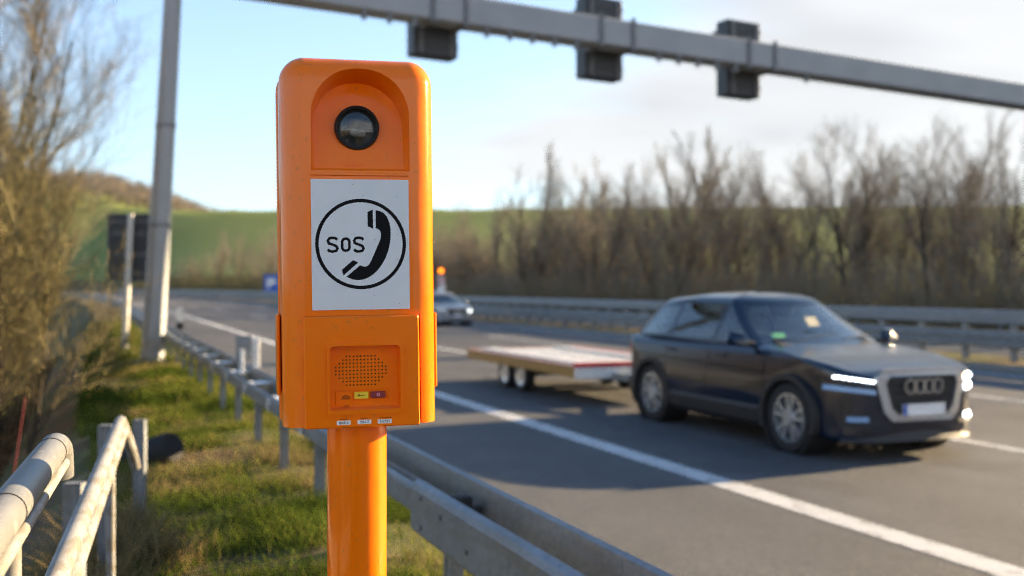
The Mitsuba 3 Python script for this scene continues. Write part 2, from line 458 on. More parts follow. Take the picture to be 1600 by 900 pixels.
bolts = [trimesh.creation.cylinder(0.011, 0.012, sections=10).apply_translation([x, 0, .703]) for x in (0.05, 0.2)]
face_bolt = xf(trimesh.creation.uv_sphere(0.013, count=[6, 10]), mat(None, (-0.018, 0.04, .655)))
first_post = dict(post=c_post, plate=plate, bolts=bolts)
for i in range(-3, 122):
    u = 4.8 + 1.6 * i
    if u < 60 or i % 2 == 0:
        add(num('guardrail__post'), local_su(c_post, 1.58, u), 'm_galv')
        if u > 6.6: add(num('guardrail__spacer'), local_su(plate, 1.5, u), 'm_galv_pale')
        if 6.6 < u < 30:
            for bm in bolts + [face_bolt]: add(num('guardrail__bolt'), local_su(bm, 1.5, u), 'm_galv_pale', 30)
for u, dz in ((4.45, .67), (4.1, .60), (3.3, .66), (2.9, .6), (4.75, .56), (4.75, .70), (3.7, .56)):
    k = xf(trimesh.creation.uv_sphere(0.015, count=[8, 12]), np.diag([.45, 1, 1, 1.0]))
    add(num('guardrail__bolt'), local_su(k, 1.4425, u, dz), 'm_black_matt', 30)
# dark bracket between the two rails
br = cat([box(0.10, 0.19, -.035, .045, .56, .70, .01), box(.05, .12, .06, .10, .55, .64, .006), box(.18, .22, -.09, -.05, .60, .66, .006)])
add('guardrail__bracket', local_su(br, 1.5, 4.75), 'm_black_matt')
labels['guardrail__bracket'] = {'label': 'dark bolted bracket between the two rails'}

# ---------------------------------------------------------------- median barrier: two rails one above the other on close posts
thing('median_barrier', 'tall galvanised median barrier with two rails one above the other', 'guardrail')
prof_up = LineString([(-.09, .90), (-.10, .93), (-.10, 1.16), (-.08, 1.19), (.08, 1.19), (.10, 1.16), (.10, .93), (.09, .90)]).buffer(0.006, cap_style=2, join_style=2)
wb = [(0, .38), (0, .41), (-.07, .44), (-.07, .50), (0, .53), (0, .60), (-.07, .63), (-.07, .69), (0, .72), (0, .75)]
prof_lo = LineString(wb).buffer(0.006, cap_style=2, join_style=2)
for i in range(0, 62):
    a, b = -2 + 4.0 * i, 2 + 4.0 * i
    add(num('median_barrier__upper_rail'), sweep_su(prof_up, 18.15, a, b), 'm_galv', 25)
    add(num('median_barrier__lower_rail'), sweep_su(prof_lo, 17.98, a, b), 'm_galv', 25)
    add(num('median_barrier__lower_rail'), sweep_su(affinity.scale(prof_lo, -1, 1, origin=(0, 0)), 18.32, a, b), 'm_galv', 25)
mp = box(-.06, .06, -.05, .05, -.1, 1.0)
for i in range(0, 150):
    u = 6.0 + 1.333 * i
    add(num('median_barrier__post'), local_su(mp, 18.15, u, .05), 'm_galv')

# far guardrail at the foot of the trees
thing('far_guardrail', 'low galvanised guardrail at the foot of the tree belt', 'guardrail')
for i in range(0, 34):
    add(num('far_guardrail__rail'), sweep_su(prof_lo, 31.9, 8 + 8.0 * i, 16 + 8.0 * i), 'm_galv', 25)
for i in range(0, 66):
    add(num('far_guardrail__post'), local_su(box(-.05, .05, -.03, .03, -.2, .7), 31.99, 10 + 4.0 * i), 'm_galv')

# ---------------------------------------------------------------- emergency telephone
HC, HA = np.array([-0.2894, 2.0]), math.radians(14.0)
Rz = np.array([[math.cos(HA), -math.sin(HA), 0], [math.sin(HA), math.cos(HA), 0], [0, 0, 1]])
la = math.radians(-0.7)
Ry = np.array([[math.cos(la), 0, math.sin(la)], [0, 1, 0], [-math.sin(la), 0, math.cos(la)]])
HM = mat(Rz, (HC[0], HC[1], 0)) @ mat(None, (0, 0, 1.78)) @ mat(Ry) @ mat(None, (0, 0, -1.78))
E_ = 'emergency_telephone'
thing(E_, 'orange emergency telephone pillar with white SOS sign and round lamp', 'emergency telephone')


def hadd(name, mesh, bsdf, smooth=False):
    return add(num(f'{E_}__{name}'), xf(mesh, HM), bsdf, smooth)


def rrect(x0, x1, y0, y1, r, n=10):
    if not isinstance(r, (list, tuple)): r = [r] * 4
    pts = []
    for (cx, cy, a0), q in zip(((x1, y1, 0), (x0, y1, 90), (x0, y0, 180), (x1, y0, 270)), r):
        sx, sy = (-1 if cx == x1 else 1), (-1 if cy == y1 else 1)
        for a in np.radians(np.linspace(a0, a0 + 90, n)):
            pts.append((cx + sx * q + q * math.cos(a), cy + sy * q + q * math.sin(a)))
    return Polygon(pts)


def rounded_head(hw, y0, y1, z0, z1, rf, rb, rt, grow=0.0):
    """Upright shell: plan with round front corners, dying into a round top."""
    plan = rrect(-hw, hw, y0, y1, [rb, rb, rf, rf], 14).buffer(grow, join_style=1)
    pts = [(x, y, z0) for x, y in plan.exterior.coords]
    for a in np.radians(np.linspace(0, 90, 14)):
        ins = rt * (1 - math.cos(a))
        pl = plan.buffer(-ins, join_style=1) if ins > 1e-6 else plan
        pts += [(x, y, z1 - rt + rt * math.sin(a)) for x, y in pl.exterior.coords]
    return hull(pts)


shell = to_man(rounded_head(0.1475, 0.0, 0.135, 1.4345, 2.142, 0.047, 0.003, 0.050))
# arched hood over the lamp: cut with draught, its back leaning
def arch(cx, cz, r, zb, n=40):
    a = np.linspace(0, math.pi, n)
    return [(cx + r * math.cos(t), cz + r * math.sin(t)) for t in a] + [(cx - r, zb), (cx + r, zb)]


def back_y(z):
    return 0.014 + (np.asarray(z) - 1.925) / 0.17 * 0.046


def bowl(shrink=0.0):
    pts = [(x, -0.05, z) for x, z in arch(0.003, 2.0255, 0.0935, 1.921)]
    pts += [(x, 0.002, z) for x, z in arch(0.003, 2.0255, 0.0935, 1.921)]
    pts += [(x, float(back_y(z)), z) for x, z in arch(0.0015, 2.013, 0.0865, 1.927)]
    return hull(pts)


shell = shell - to_man(bowl())
lamp_hole = xf(trimesh.creation.cylinder(.0415, .12, sections=64), trimesh.transformations.rotation_matrix(math.pi / 2, [1, 0, 0]))
lamp_hole.apply_translation([-.001, .050, 2.0065])
shell = shell - to_man(lamp_hole)
shell = shell - to_man(box(-.106, .1135, -.05, .040, 1.40, 1.6455))
hadd('housing', to_tm(shell), 'm_orange', 32)
hadd('back_shell', rounded_head(0.1505, 0.137, 0.205, 1.4365, 2.141, 0.004, 0.03, 0.050), 'm_orange', 32)
gask = rounded_head(0.1465, 0.1345, 0.138, 1.436, 2.136, 0.002, 0.002, 0.045)
hadd('seam', gask, 'm_black_matt', 32)
hadd('side_plate', box(-.1570, -.1500, .060, .150, 1.492, 1.648, .0025), 'm_orange')
hadd('side_plate', box(.1500, .1560, .060, .150, 1.498, 1.648, .0025), 'm_orange')
# a fine ridge between hood and sign
hadd('ledge', hull([(x, y, z) for x in (-.0925, .0925) for y, z in ((.004, 1.909), (-.0035, 1.9125), (-.0035, 1.9165), (.004, 1.920))]), 'm_orange')
emb = meshkit.text_mesh('SIEMENS', 0.0068, 0.0014); emb = front(emb, 0.0)
emb.vertices[:, 0] += -0.031; emb.vertices[:, 2] += 1.931
emb.vertices[:, 1] += back_y(emb.vertices[:, 2]) + 0.0004
hadd('raised_lettering', emb, 'm_orange')
# lamp
LC = (-0.001, 2.0065)
prof = np.array([(0.0370, .006), (0.0380, -.005), (0.0402, -.0085), (0.0430, -.005), (0.044, .03), (0.044, .052), (.034, .052), (.0355, .02)])
ring = trimesh.creation.revolve(np.vstack([prof, prof[:1]]), sections=64)
def lampside(m, y=0.0):
    v = m.vertices; q = m.copy(); q.vertices = np.stack([LC[0] + v[:, 0], y + v[:, 2], LC[1] - v[:, 1]], -1); return q
hadd('lamp', lampside(ring, 0.028), 'm_black', 30)
bowlp = np.array([(0.0, .040), (.006, .0395), (.015, .036), (.024, .029), (.031, .017), (.0365, .007)])
refl = trimesh.creation.revolve(bowlp, sections=48)
rv = refl.vertices; ang_ = np.arctan2(rv[:, 1], rv[:, 0]); rr_ = np.hypot(rv[:, 0], rv[:, 1])
rv[:, 2] += 0.0026 * np.sin(ang_ * 5 + 40 * rr_) * (rr_ / .03)
refl.vertices = rv
hadd('lamp__reflector', lampside(refl, 0.028), 'm_reflector', 20)
principled('m_reflector', (0.030, 0.034, 0.033), 0.35)
bulb = xf(trimesh.creation.capsule(height=0.020, radius=0.0075, count=[12, 16]), trimesh.transformations.rotation_matrix(math.radians(58), [0, 1, 0]))
bulb.vertices += [0.004, 0.0065, .024]
scene['m_bulb'] = {'type': 'twosided', 'bsdf': pr((0.20, 0.21, 0.20), 0.4)}
hadd('lamp__bulb', lampside(bulb, 0.026), 'm_bulb', 40)
dome = np.array([(0.0, -.0035), (.010, -.0032), (.020, -.0018), (.030, .001), (.0372, .005)])
hadd('lamp__lens', lampside(trimesh.creation.revolve(dome, sections=48), 0.026), 'm_clear', True)
# sign plate
SX, SZ, SW, SH = 0.0009, 1.7805, 0.1853, 0.2480
hadd('sign_plate', box(SX - SW / 2, SX + SW / 2, -.0016, .0004, SZ - SH / 2, SZ + SH / 2), 'm_plate')
labels[f'{E_}__sign_plate'] = {'label': 'white plate with a ringed handset symbol and SOS'}
def pp(x, y):   # drawn on a 570 x 760 grid over the plate
    return (SX - SW / 2 + (x - 99) / 570 * SW, SZ + SH / 2 - (y - 75) / 760 * SH)
RC = pp(385, 452)
ringp = Point(RC).buffer(0.0861, 64).difference(Point(RC).buffer(0.0796, 64))
hadd('sign_plate__ring', front(extrude(ringp, .0005), -.00165), 'm_print')
def smooth_poly(pts):
    return Polygon([pp(*q) for q in pts])
hand = smooth_poly([(473, 254), (497, 259), (520, 271), (540, 293), (552, 325), (559, 360), (560, 400), (556, 440), (547, 482), (532, 525), (512, 563), (488, 598), (460, 626), (430, 646), (400, 658), (368, 663), (335, 659), (298, 643), (378, 576), (396, 583), (412, 583), (426, 577), (436, 564), (447, 542), (470, 490), (490, 446), (500, 420), (503, 400), (501, 383), (494, 370), (484, 363), (473, 361)])
ear = smooth_poly([(425, 265), (456, 250), (456, 362), (425, 348)])
mou = smooth_poly([(272, 602), (337, 546), (367, 560), (281, 635)])
hadd('sign_plate__handset', front(extrude(cat_ := hand.union(ear).union(mou), .0005), -.00165), 'm_print')
def stroke_letters():
    k = 0.00125
    def S(cx):
        a = [(cx + 27, 428), (cx + 18, 418), (cx, 415), (cx - 18, 418), (cx - 27, 432), (cx - 22, 447), (cx, 455), (cx + 20, 463), (cx + 28, 477), (cx + 20, 491), (cx, 496), (cx - 18, 493), (cx - 28, 483)]
        return LineString([pp(*q) for q in a]).buffer(0.0025, cap_style=2, join_style=1)
    (ox0, oz0), (ox1, oz1) = pp(268, 498), pp(325, 413)
    oo = rrect(ox0, ox1, oz0, oz1, 0.0088)
    o = oo.difference(oo.buffer(-0.0049))
    return S(220).union(S(372)).union(o)
hadd('sign_plate__lettering', front(extrude(stroke_letters(), .0005), -.00165), 'm_print')
def cadd(name, mesh, bsdf, smooth=False):
    m = mesh.copy(); m.vertices = m.vertices + np.array([-0.0036, 0, 0])
    return hadd(name, m, bsdf, smooth)


# lower cover with speaker pocket
cover = to_man(hull([(x, y, z) for x, z in rrect(-.1055, .113, 1.4330, 1.645, .004, 5).exterior.coords for y in (-.009, .040)] +
                    [(x, -.0125, z) for x, z in rrect(-.1030, .1105, 1.4350, 1.6425, .004, 5).exterior.coords]))
rim_o = front(extrude(rrect(-.0635, .0807, 1.4585, 1.594, [.010, .010, .004, .004]), .0065), -.0115)
cover = cover + to_man(rim_o)
def plane_y(z):
    return 0.0135 - (np.asarray(z) - 1.466) / 0.123 * 0.001
pin = rrect(-.0595, .0768, 1.4645, 1.5895, [.009, .009, .003, .003])
pk = [(x, -.04, z) for x, z in pin.exterior.coords] + [(x, float(plane_y(z)), z) for x, z in rrect(-.0565, .0738, 1.4705, 1.5868, [.008, .008, .003, .003]).exterior.coords]
cover = cover - to_man(hull(pk))
# bottom lip cut of the rim so that it runs out into the cover
strip = hull([(x, float(plane_y(z)) + d, z) for x in (-.0467, .0554) for z in (1.4722, 1.502) for d in (-.012, .0036)])
cover = cover - to_man(strip)
holes = []
rows = [9, 11, 13, 15, 15, 15, 13, 11, 9]
for r, n_ in enumerate(rows):
    for i in range(n_):
        c = trimesh.creation.cylinder(0.00178, 0.06, sections=8)
        c = xf(c, trimesh.transformations.rotation_matrix(math.pi / 2, [1, 0, 0]))
        c.apply_translation([0.0031 + (i - (n_ - 1) / 2) * .00684, 0.002, 1.5668 - r * .00689]); holes.append(c)
cover = cover - m3.Manifold.batch_boolean([to_man(h) for h in holes], m3.OpType.Add)
cadd('cover', to_tm(cover), 'm_orange', 28)
cadd('cover__speaker_backing', hull([(x, float(plane_y(z)) + d, z) for x in (-.052, .058) for z in (1.508, 1.572) for d in (.0045, .0055)]), 'm_black_matt')
def on_plane(mesh, off=0.0):
    m = mesh.copy(); v = m.vertices.copy(); v[:, 1] += plane_y(v[:, 2]) + off; m.vertices = v; return m
cadd('cover__talk_button', on_plane(box(-.0460, -.0140, -.0012, .0034, 1.4725, 1.5005, .0005), 0), 'm_orange')
arcs = []
for r0 in (0.0028, 0.0052, 0.0076):
    arcs.append(Point(-.0262, 1.4848).buffer(r0 + .0006, 24).difference(Point(-.0262, 1.4848).buffer(r0 - .0006, 24)).intersection(sbox(-.05, 1.4845, 0, 1.51)))
arcs.append(Point(-.0262, 1.4855).buffer(0.0010, 12))
from shapely import union_all
cadd('cover__talk_symbol', on_plane(front(extrude(union_all(arcs), .0004), -.0012)), 'm_brownprint')
cadd('cover__talk_slot', on_plane(box(-.031, -.021, -.0018, .002, 1.4717, 1.4727)), 'm_black_matt')
cadd('cover__yellow_button', on_plane(box(-.0101, .0168, -.0016, .0036, 1.4848, 1.498, .0006)), 'm_yellow')
labels[f'{E_}__cover__yellow_button'] = {'label': 'yellow button with a black spanner symbol'}
key_ = Point(-.0020, 1.4915).buffer(.0021, 12).difference(Point(-.0032, 1.4915).buffer(.0009, 12)).union(sbox(-.0004, 1.4909, .0085, 1.4921)).union(Point(.0085, 1.4915).buffer(.0011, 8))
cadd('cover__spanner_symbol', on_plane(front(extrude(key_, .0004), -.0016)), 'm_print')
cadd('cover__red_button', on_plane(box(.0211, .0496, -.0016, .0036, 1.4852, 1.498, .0006)), 'm_red_button')
labels[f'{E_}__cover__red_button'] = {'label': 'dark red button with a pale round symbol'}
cr = Point(.0358, 1.4920).buffer(.0034, 16).difference(sbox(.0352, 1.4900, .0364, 1.4940).union(sbox(.0338, 1.4914, .0378, 1.4926)))
cadd('cover__aid_symbol', on_plane(front(extrude(cr, .0004), -.0016)), 'm_pinkprint')
for (x0, x1, z0, z1), cap, val in (((-.0459, -.0200, 1.4394, 1.4474), 'Autobahn', 'BAB 1'), ((-.0070, .0188, 1.4395, 1.4475), 'Kilometer', '154.5'), ((.0313, .0577, 1.4391, 1.4471), 'Notrufsäulen Nr.', '16737')):
    cadd('cover__label_strip', box(x0, x1, -.0129, -.0120, z0, z1), 'm_label')
    t = meshkit.text_mesh(val, 0.0046, 0.0004, True); w_ = t.bounds[1][0] - t.bounds[0][0]
    t = front(t, -.0129); t.vertices += [(x0 + x1) / 2 - w_ / 2, 0, z0 + .0017]
    cadd('cover__label_print', t, 'm_print')
    t = meshkit.text_mesh(cap, 0.0023, 0.0003, True); w_ = t.bounds[1][0] - t.bounds[0][0]
    t = front(t, -.0125); t.vertices += [(x0 + x1) / 2 - w_ / 2 + (.002 if len(cap) > 12 else 0), 0, z1 + .0017]
    cadd('cover__label_print', t, 'm_brownprint')
pc = HC + np.array([math.cos(HA), math.sin(HA)]) * 0.002 + np.array([-math.sin(HA), math.cos(HA)]) * 0.085
zg = float(ground(*SU(pc[0], pc[1])))
post = trimesh.creation.cylinder(0.0585, 1.52 - zg, sections=96)
post.apply_translation([pc[0], pc[1], (1.52 + zg) / 2 - 0.05])
add(f'{E_}__post', post, 'm_orange', 40)
# ---------------------------------------------------------------- gantry
G0 = np.array([-7.69, 22.4]); GA = np.array([0.9026, 0.4305]); GA = GA / np.linalg.norm(GA); GB = np.array([-GA[1], GA[0]])
GT = np.array([[1, 0, 0, 0], [0, 1, 0, 0], [-0.027, 0, 1, 0], [0, 0, 0, 1.0]])       # the beam falls with the road's crossfall
GM0 = mat(np.array([[GA[0], GB[0], 0], [GA[1], GB[1], 0], [0, 0, 1.0]]), (G0[0], G0[1], 0))      # local: along the beam, away from the camera, up
GM = GM0 @ GT
g = thing('gantry', 'grey steel gantry whose box beam spans the whole motorway', 'gantry')


def gadd(key, mesh, bsdf, smooth=False):
    return add(num(key), xf(mesh, GM0 if 'leg' in key or 'base' in key or 'joint' in key else GM), bsdf, smooth)


def leg(x, lean, zt=8.2, z0=0.0):
    """Tapered column with chamfered corners; leans along the beam."""
    def ring(w, d, z, dx):
        c = .115
        return [(x + dx + sx * a, sy * b, z) for sx in (-1, 1) for sy in (-1, 1) for a, b in ((w / 2 - c, d / 2), (w / 2, d / 2 - c))]
    return hull(ring(.46, .44, z0, 0) + ring(.35, .38, zt, lean))


gadd('gantry__leg', leg(0.0, 0.44, 8.2, .05), 'm_gantry')
gadd('gantry__leg', leg(33.0, 0.0, 7.4, -.1), 'm_gantry')
gadd('gantry__base_plate', box(-.42, .42, -.40, .40, .05, .12, .01), 'm_galv_dark')
for z, w in ((3.02, .438), (5.15, .408)):
    gadd('gantry__joint', hull([(0.44 * z / 8.2 + sx * a, sy * b, zz) for sx in (-1, 1) for sy in (-1, 1) for a, b in ((w / 2 - .06, w / 2), (w / 2 + .004, w / 2 - .07)) for zz in (z - .03, z + .03)]), 'm_galv_dark')
gadd('gantry__beam', box(.15, 33.3, -.35, .35, 8.20, 8.90, .035), 'm_gantry')
for t in np.arange(4.6, 17.9, 0.62):
    if min(abs(t - 6.6), abs(t - 11.5), abs(t - 16.3)) > .75:
        gadd('gantry__cable_clip', box(t - .045, t + .045, -.34, -.24, 7.97, 8.20), 'm_galv_dark')
for t in (6.28, 7.13, 10.88, 11.83, 15.56, 16.45):
    gadd('gantry__clamp', box(t - .055, t + .055, -.395, -.352, 8.13, 8.97), 'm_galv_dark')
    gadd('gantry__clamp', box(t - .055, t + .055, -.395, .40, 8.13, 8.197), 'm_galv_dark')
for i, (t, lab) in enumerate(((6.68, 'dark lane signal cabinet hung on the gantry beam, nearest the leg'), (11.44, 'dark lane signal cabinet on the gantry beam, the middle of three'), (16.02, 'dark lane signal cabinet on the gantry beam, farthest from the leg'))):
    k = thing(num('lane_signal'), lab, 'lane signal', 'lane signal cabinets on the gantry')
    gadd(k + '__cabinet', box(t - .58, t + .58, .46, .98, 7.53, 9.66, .03), 'm_cabinet')
    for dx in (-.40, .40):
        gadd(k + '__rib', box(t + dx - .035, t + dx + .035, .405, .46, 7.56, 9.6), 'm_galv_dark')
    for z in (7.80, 9.38):
        gadd(k + '__rib', box(t - .58, t + .58, .43, .459, z - .03, z + .03), 'm_cabinet')
    gadd(k + '__hood', hull([(t + sx * .5, y, z) for sx in (-1, 1) for y, z in ((.98, 9.4), (.98, 9.5), (1.35, 9.4), (1.35, 9.37))]), 'm_cabinet')

# ---------------------------------------------------------------- road sign seen from behind, on one slim post
def along(p0, p1, r, sides=16):
    return tube_along([p0, p1], r, sides)


k = thing('road_sign', 'dark back of a tall road sign on a pale slim post beside the gantry leg', 'road sign')
sp0, sp1 = np.array([-10.20, 27.6, .02]), np.array([-10.03, 27.6, 3.62])
add(k + '__post', along(sp0, sp1, .075), 'm_post_cream', 40)
add(k + '__board', box(-10.66, -9.35, 27.70, 27.735, 1.86, 3.60), 'm_cabinet')
for z in (2.05, 2.55, 3.1, 3.42):
    add(num(k + '__rail'), box(-10.55, -9.45, 27.675, 27.70, z - .025, z + .025), 'm_galv_dark')
add(k + '__edge_frame', cat([box(-10.685, -10.66, 27.68, 27.74, 1.86, 3.60), box(-10.685, -9.35, 27.68, 27.74, 3.60, 3.625), box(-10.685, -9.35, 27.68, 27.74, 1.835, 1.86)]), 'm_galv_dark')
add(k + '__foot', along(sp0 + [0, 0, -.3], sp0 + [0, 0, .35], .09), 'm_galv', 40)

# ---------------------------------------------------------------- delineators and marker plate at the guardrail
def delineator(s, u, z, h, lab, w=.12):
    k = thing(num('delineator_post'), lab, 'delineator', 'white delineators by the guardrail')
    prof = Polygon([(-w / 2, -.04), (w / 2, -.04), (w / 2 * .6, .05), (-w / 2 * .6, .05)])
    body = extrude(prof, h)
    top = body.vertices[:, 2] > h - 1e-6
    body.vertices[top, 2] += -body.vertices[top, 0] * .35
    add(k + '__body', local_su(body, s, u, z), 'm_white')
    add(k + '__band', local_su(extrude(prof.buffer(.003, join_style=2), .17), s, u, z - .01), 'm_black_matt')
    return k


k1 = delineator(1.86, 25.0, .74, .50, 'small white delineator on the guardrail beyond the gantry leg', .15)
scene[f'{k1}__bracket'] = ply(local_su(box(-.05, .05, -.03, .03, -.12, .02), 1.84, 25.0, .76), 'm_black_matt')
k = thing('marker_post', 'slim white marker post standing at the roadside edge of the guardrail', 'marker post')
add(k + '__body', local_su(box(-.037, .037, -.02, .02, 0, .36, .006), 1.80, 12.6, .74), 'm_white')
add(k + '__foot', local_su(box(-.03, .03, -.015, .03, -.14, 0), 1.80, 12.6, .74), 'm_galv_dark')
k = thing('marker_plate', 'grey marker plate seen from behind on a short white stub on the guardrail', 'marker plate')
add(k + '__plate', local_su(box(-.085, .085, -.004, .004, .13, .42), 1.62, 12.35, .72), 'm_galv')
add(k + '__stub', local_su(box(-.022, .022, -.035, -.005, -.03, .26, .004), 1.60, 12.35, .72), 'm_white')

# sign and beacon far up the road
k = thing('blue_sign', 'small blue traffic sign far along the median behind the telephone', 'road sign')
bp = P(22.1, 127.3)
add(k + '__board', box(bp[0] - 1.35, bp[0] + 1.35, bp[1], bp[1] + .05, 1.05, 3.2), 'm_blue')
arrow = Polygon([(-.62, .35), (-.62, 1.55), (.15, 1.55), (.5, 1.32), (.5, 1.02), (.15, .80), (-.32, .80), (-.32, .35)])
am = front(extrude(arrow, .02), 0); am.vertices += [bp[0] - .35, bp[1] - .002, 1.15]
add(k + '__symbol', am, 'm_white')
add(k + '__post', box(bp[0] - .06, bp[0] + .06, bp[1] + .06, bp[1] + .16, .0, 3.1), 'm_galv')
add(num(k + '__post'), box(bp[0] + .8, bp[0] + .92, bp[1] + .06, bp[1] + .16, .0, 3.1), 'm_galv')
k = thing('warning_beacon', 'round orange beacon above a white and red marker board on the median', 'warning beacon')
b_ = P(17.85, 55.0)
lens = xf(trimesh.creation.cylinder(.14, .14, sections=24), trimesh.transformations.rotation_matrix(math.pi / 2, [1, 0, 0]))
lens.apply_translation([b_[0], b_[1], 2.58])
scene[k + '__lamp'] = ply(lens, None, 30, emitter={'type': 'area', 'radiance': {'type': 'rgb', 'value': [0.30, 0.062, 0.003]}})
add(k + '__lamp_case', xf(xf(trimesh.creation.annulus(.14, .17, .18, sections=24), trimesh.transformations.rotation_matrix(math.pi / 2, [1, 0, 0])), mat(None, (b_[0], b_[1] + .02, 2.58))), 'm_black')
add(k + '__board', box(b_[0] - .2, b_[0] + .2, b_[1], b_[1] + .04, 1.15, 2.3), 'm_white')
stp = []
for z in (1.95, 2.2):
    q = front(extrude(Polygon([(-.2, z - .2), (.2, z - .02), (.2, z + .10), (-.2, z - .08)]).intersection(sbox(-.2, 1.15, .2, 2.3)), .006), 0)
    q.vertices += [b_[0], b_[1] - .001, 0]; stp.append(q)
add(k + '__stripes', cat(stp), 'm_red')
add(k + '__pole', box(b_[0] - .04, b_[0] + .04, b_[1] + .05, b_[1] + .12, .1, 2.6), 'm_galv')

# ---------------------------------------------------------------- handrails and posts at the head of the steps
en = np.array([-.306, .952]); en = en / np.linalg.norm(en); nn = np.array([en[1], -en[0]])


def hr(s, t, z):
    q = nn * s + en * t
    return np.array([q[0], q[1], z])


def gz(p):
    return float(ground(*SU(p[0], p[1])))


k = thing('handrail', 'thick painted handrail pipe with a rounded end, nearest the camera', 'handrail')
pipe = fillet([hr(-.25, .55, 1.35), hr(-.25, 2.50, 1.35), hr(-.25, 2.57, 1.33), hr(-.25, 2.585, 1.27)], .03, 10)
add(k + '__top_pipe', tube_along(pipe, .0305, 32), 'm_galv_paint', 50)
principled('m_galv_paint', proc(lambda p, n, uv: mix(mix((0.11, 0.114, 0.117), (0.170, 0.169, 0.164), fbm(p.x * 30, p.y * 8, p.z * 30, 4)), (0.34, 0.30, 0.23), smoothstep(0.66, 0.80, fbm(p.x * 60, p.y * 25, p.z * 60, 3)) * .6)), 0.42, metallic=0.1)
low = fillet([hr(-.236, .55, 1.306), hr(-.236, 2.54, 1.306), hr(-.245, 2.585, 1.30)], .03, 6)
add(k + '__lower_bar', tube_along(low, .012, 16), 'm_rail_paint', 50)
for t in (2.40, 1.78):
    c0 = hr(-.25, t, 1.35); R = np.stack([np.array([nn[0], nn[1], 0]), np.array([0, 0, 1.0]), np.array([en[0], en[1], 0])], 1)
    add(num(k + '__joint'), xf(trimesh.creation.annulus(.029, .0318, .004, sections=32), mat(R, c0)), 'm_black_matt', 30)
s0 = hr(-.243, 1.76, 1.31)
add(k + '__stanchion', tube_along([s0, [s0[0], s0[1], gz(s0) - .2]], .019, 20), 'm_rail_paint', 50)

k = thing('handrail_001', 'weathered white double handrail that bends down the slope', 'handrail')
for j, (ds, dz, r) in enumerate(((0, 0, .026), (.012, -.050, .025))):
    path = fillet([hr(-.256 + ds, 1.2, 1.04 + dz), hr(-.256 + ds, 5.54 - .02 * j, 1.04 + dz), hr(-.222 + ds, 5.67, .91 + dz), hr(-.205 + ds, 5.74, .82 + dz)], .05, 8)
    add(num(k + '__pipe'), tube_along(path, r, 24), 'm_rail_paint', 50)
for t in (2.2, 4.42):
    a_ = hr(-.242, t, 1.03)
    add(num(k + '__stanchion'), tube_along([a_, [a_[0], a_[1], gz(a_) - .2]], .017, 16), 'm_rail_paint', 50)
for t in (2.35, 3.1):
    a_ = hr(-.245, t, .985)
    w_ = xf(trimesh.creation.icosphere(subdivisions=2, radius=.02), mat(np.diag([.7, 2.2, 2.6]), a_))
    add(num(k + '__weld'), w_, 'm_rail_paint', 60)

def steel_post(x, y, zt, lab):
    k = thing(num('steel_post'), lab, 'post', 'steel posts beside the handrail')
    z0 = gz((x, y)) - .3
    m = extrude(LineString([(-.036, .05), (-.036, 0), (-.012, .018), (.012, .018), (.036, 0), (.036, .05)]).buffer(.004, cap_style=2, join_style=2), zt - z0)
    m.apply_translation([x, y, z0])
    add(k + '__channel', m, 'm_galv')
    add(k + '__cap', box(x - .040, x + .040, y - .005, y + .055, zt, zt + .006), 'm_galv_dark')


steel_post(-2.33, 6.0, .90, 'steel channel post just left of the handrail bend')
steel_post(-1.93, 4.6, .83, 'steel channel post between the two handrails, nearest of the row')
steel_post(-2.67, 7.5, .74, 'steel channel post behind the bend of the white handrail, farthest of the row')
# thin red marking stick on the slope
k = thing('marker_stick', 'thin red stick standing on the brown slope', 'stick')
q0 = np.array([-3.55, 7.2]); zq = gz(q0)
add(k + '__rod', tube_along([[q0[0], q0[1], zq - .1], [q0[0] + .16, q0[1] + .1, zq + 1.25]], .0045, 10), 'm_darkred', 50)
# black drain pipe mouth half buried in the grass
k = thing('drain_pipe', 'black ribbed drain pipe half buried in the grass', 'pipe')
dp = np.array([-3.45, 9.9]); zd = gz(dp)
tt = np.linspace(0, 1, 41)
ribs = .135 + .012 * (np.sin(tt * 2 * math.pi * 9) > 0)
pts = np.stack([dp[0] - .22 + .50 * tt, dp[1] + .15 - .25 * tt, zd + .0 + .17 * tt], -1)
add(k + '__hose', tube_along(pts, ribs, 24), 'm_rubber', 30)
add(k + '__inner', tube_along([pts[0] - (pts[1] - pts[0]) * .3, pts[0] + (pts[1] - pts[0]) * .2], .105, 24), 'm_black_matt', 30)

# ---------------------------------------------------------------- vehicles
XF = [(0, 2.325), (.25, 2.318), (.45, 2.295), (.60, 2.265), (.72, 2.20), (.80, 2.10), (.86, 1.92), (.905, 1.58), (.93, 1.2), (.94, .6)]
XR = [(.94, -1.2), (.93, -1.6), (.90, -1.92), (.84, -2.07), (.74, -2.16), (.55, -2.20), (.3, -2.22), (0, -2.225)]


def x_front(y):
    a = np.array(XF)
    return np.interp(np.abs(y), a[:, 0], a[:, 1])


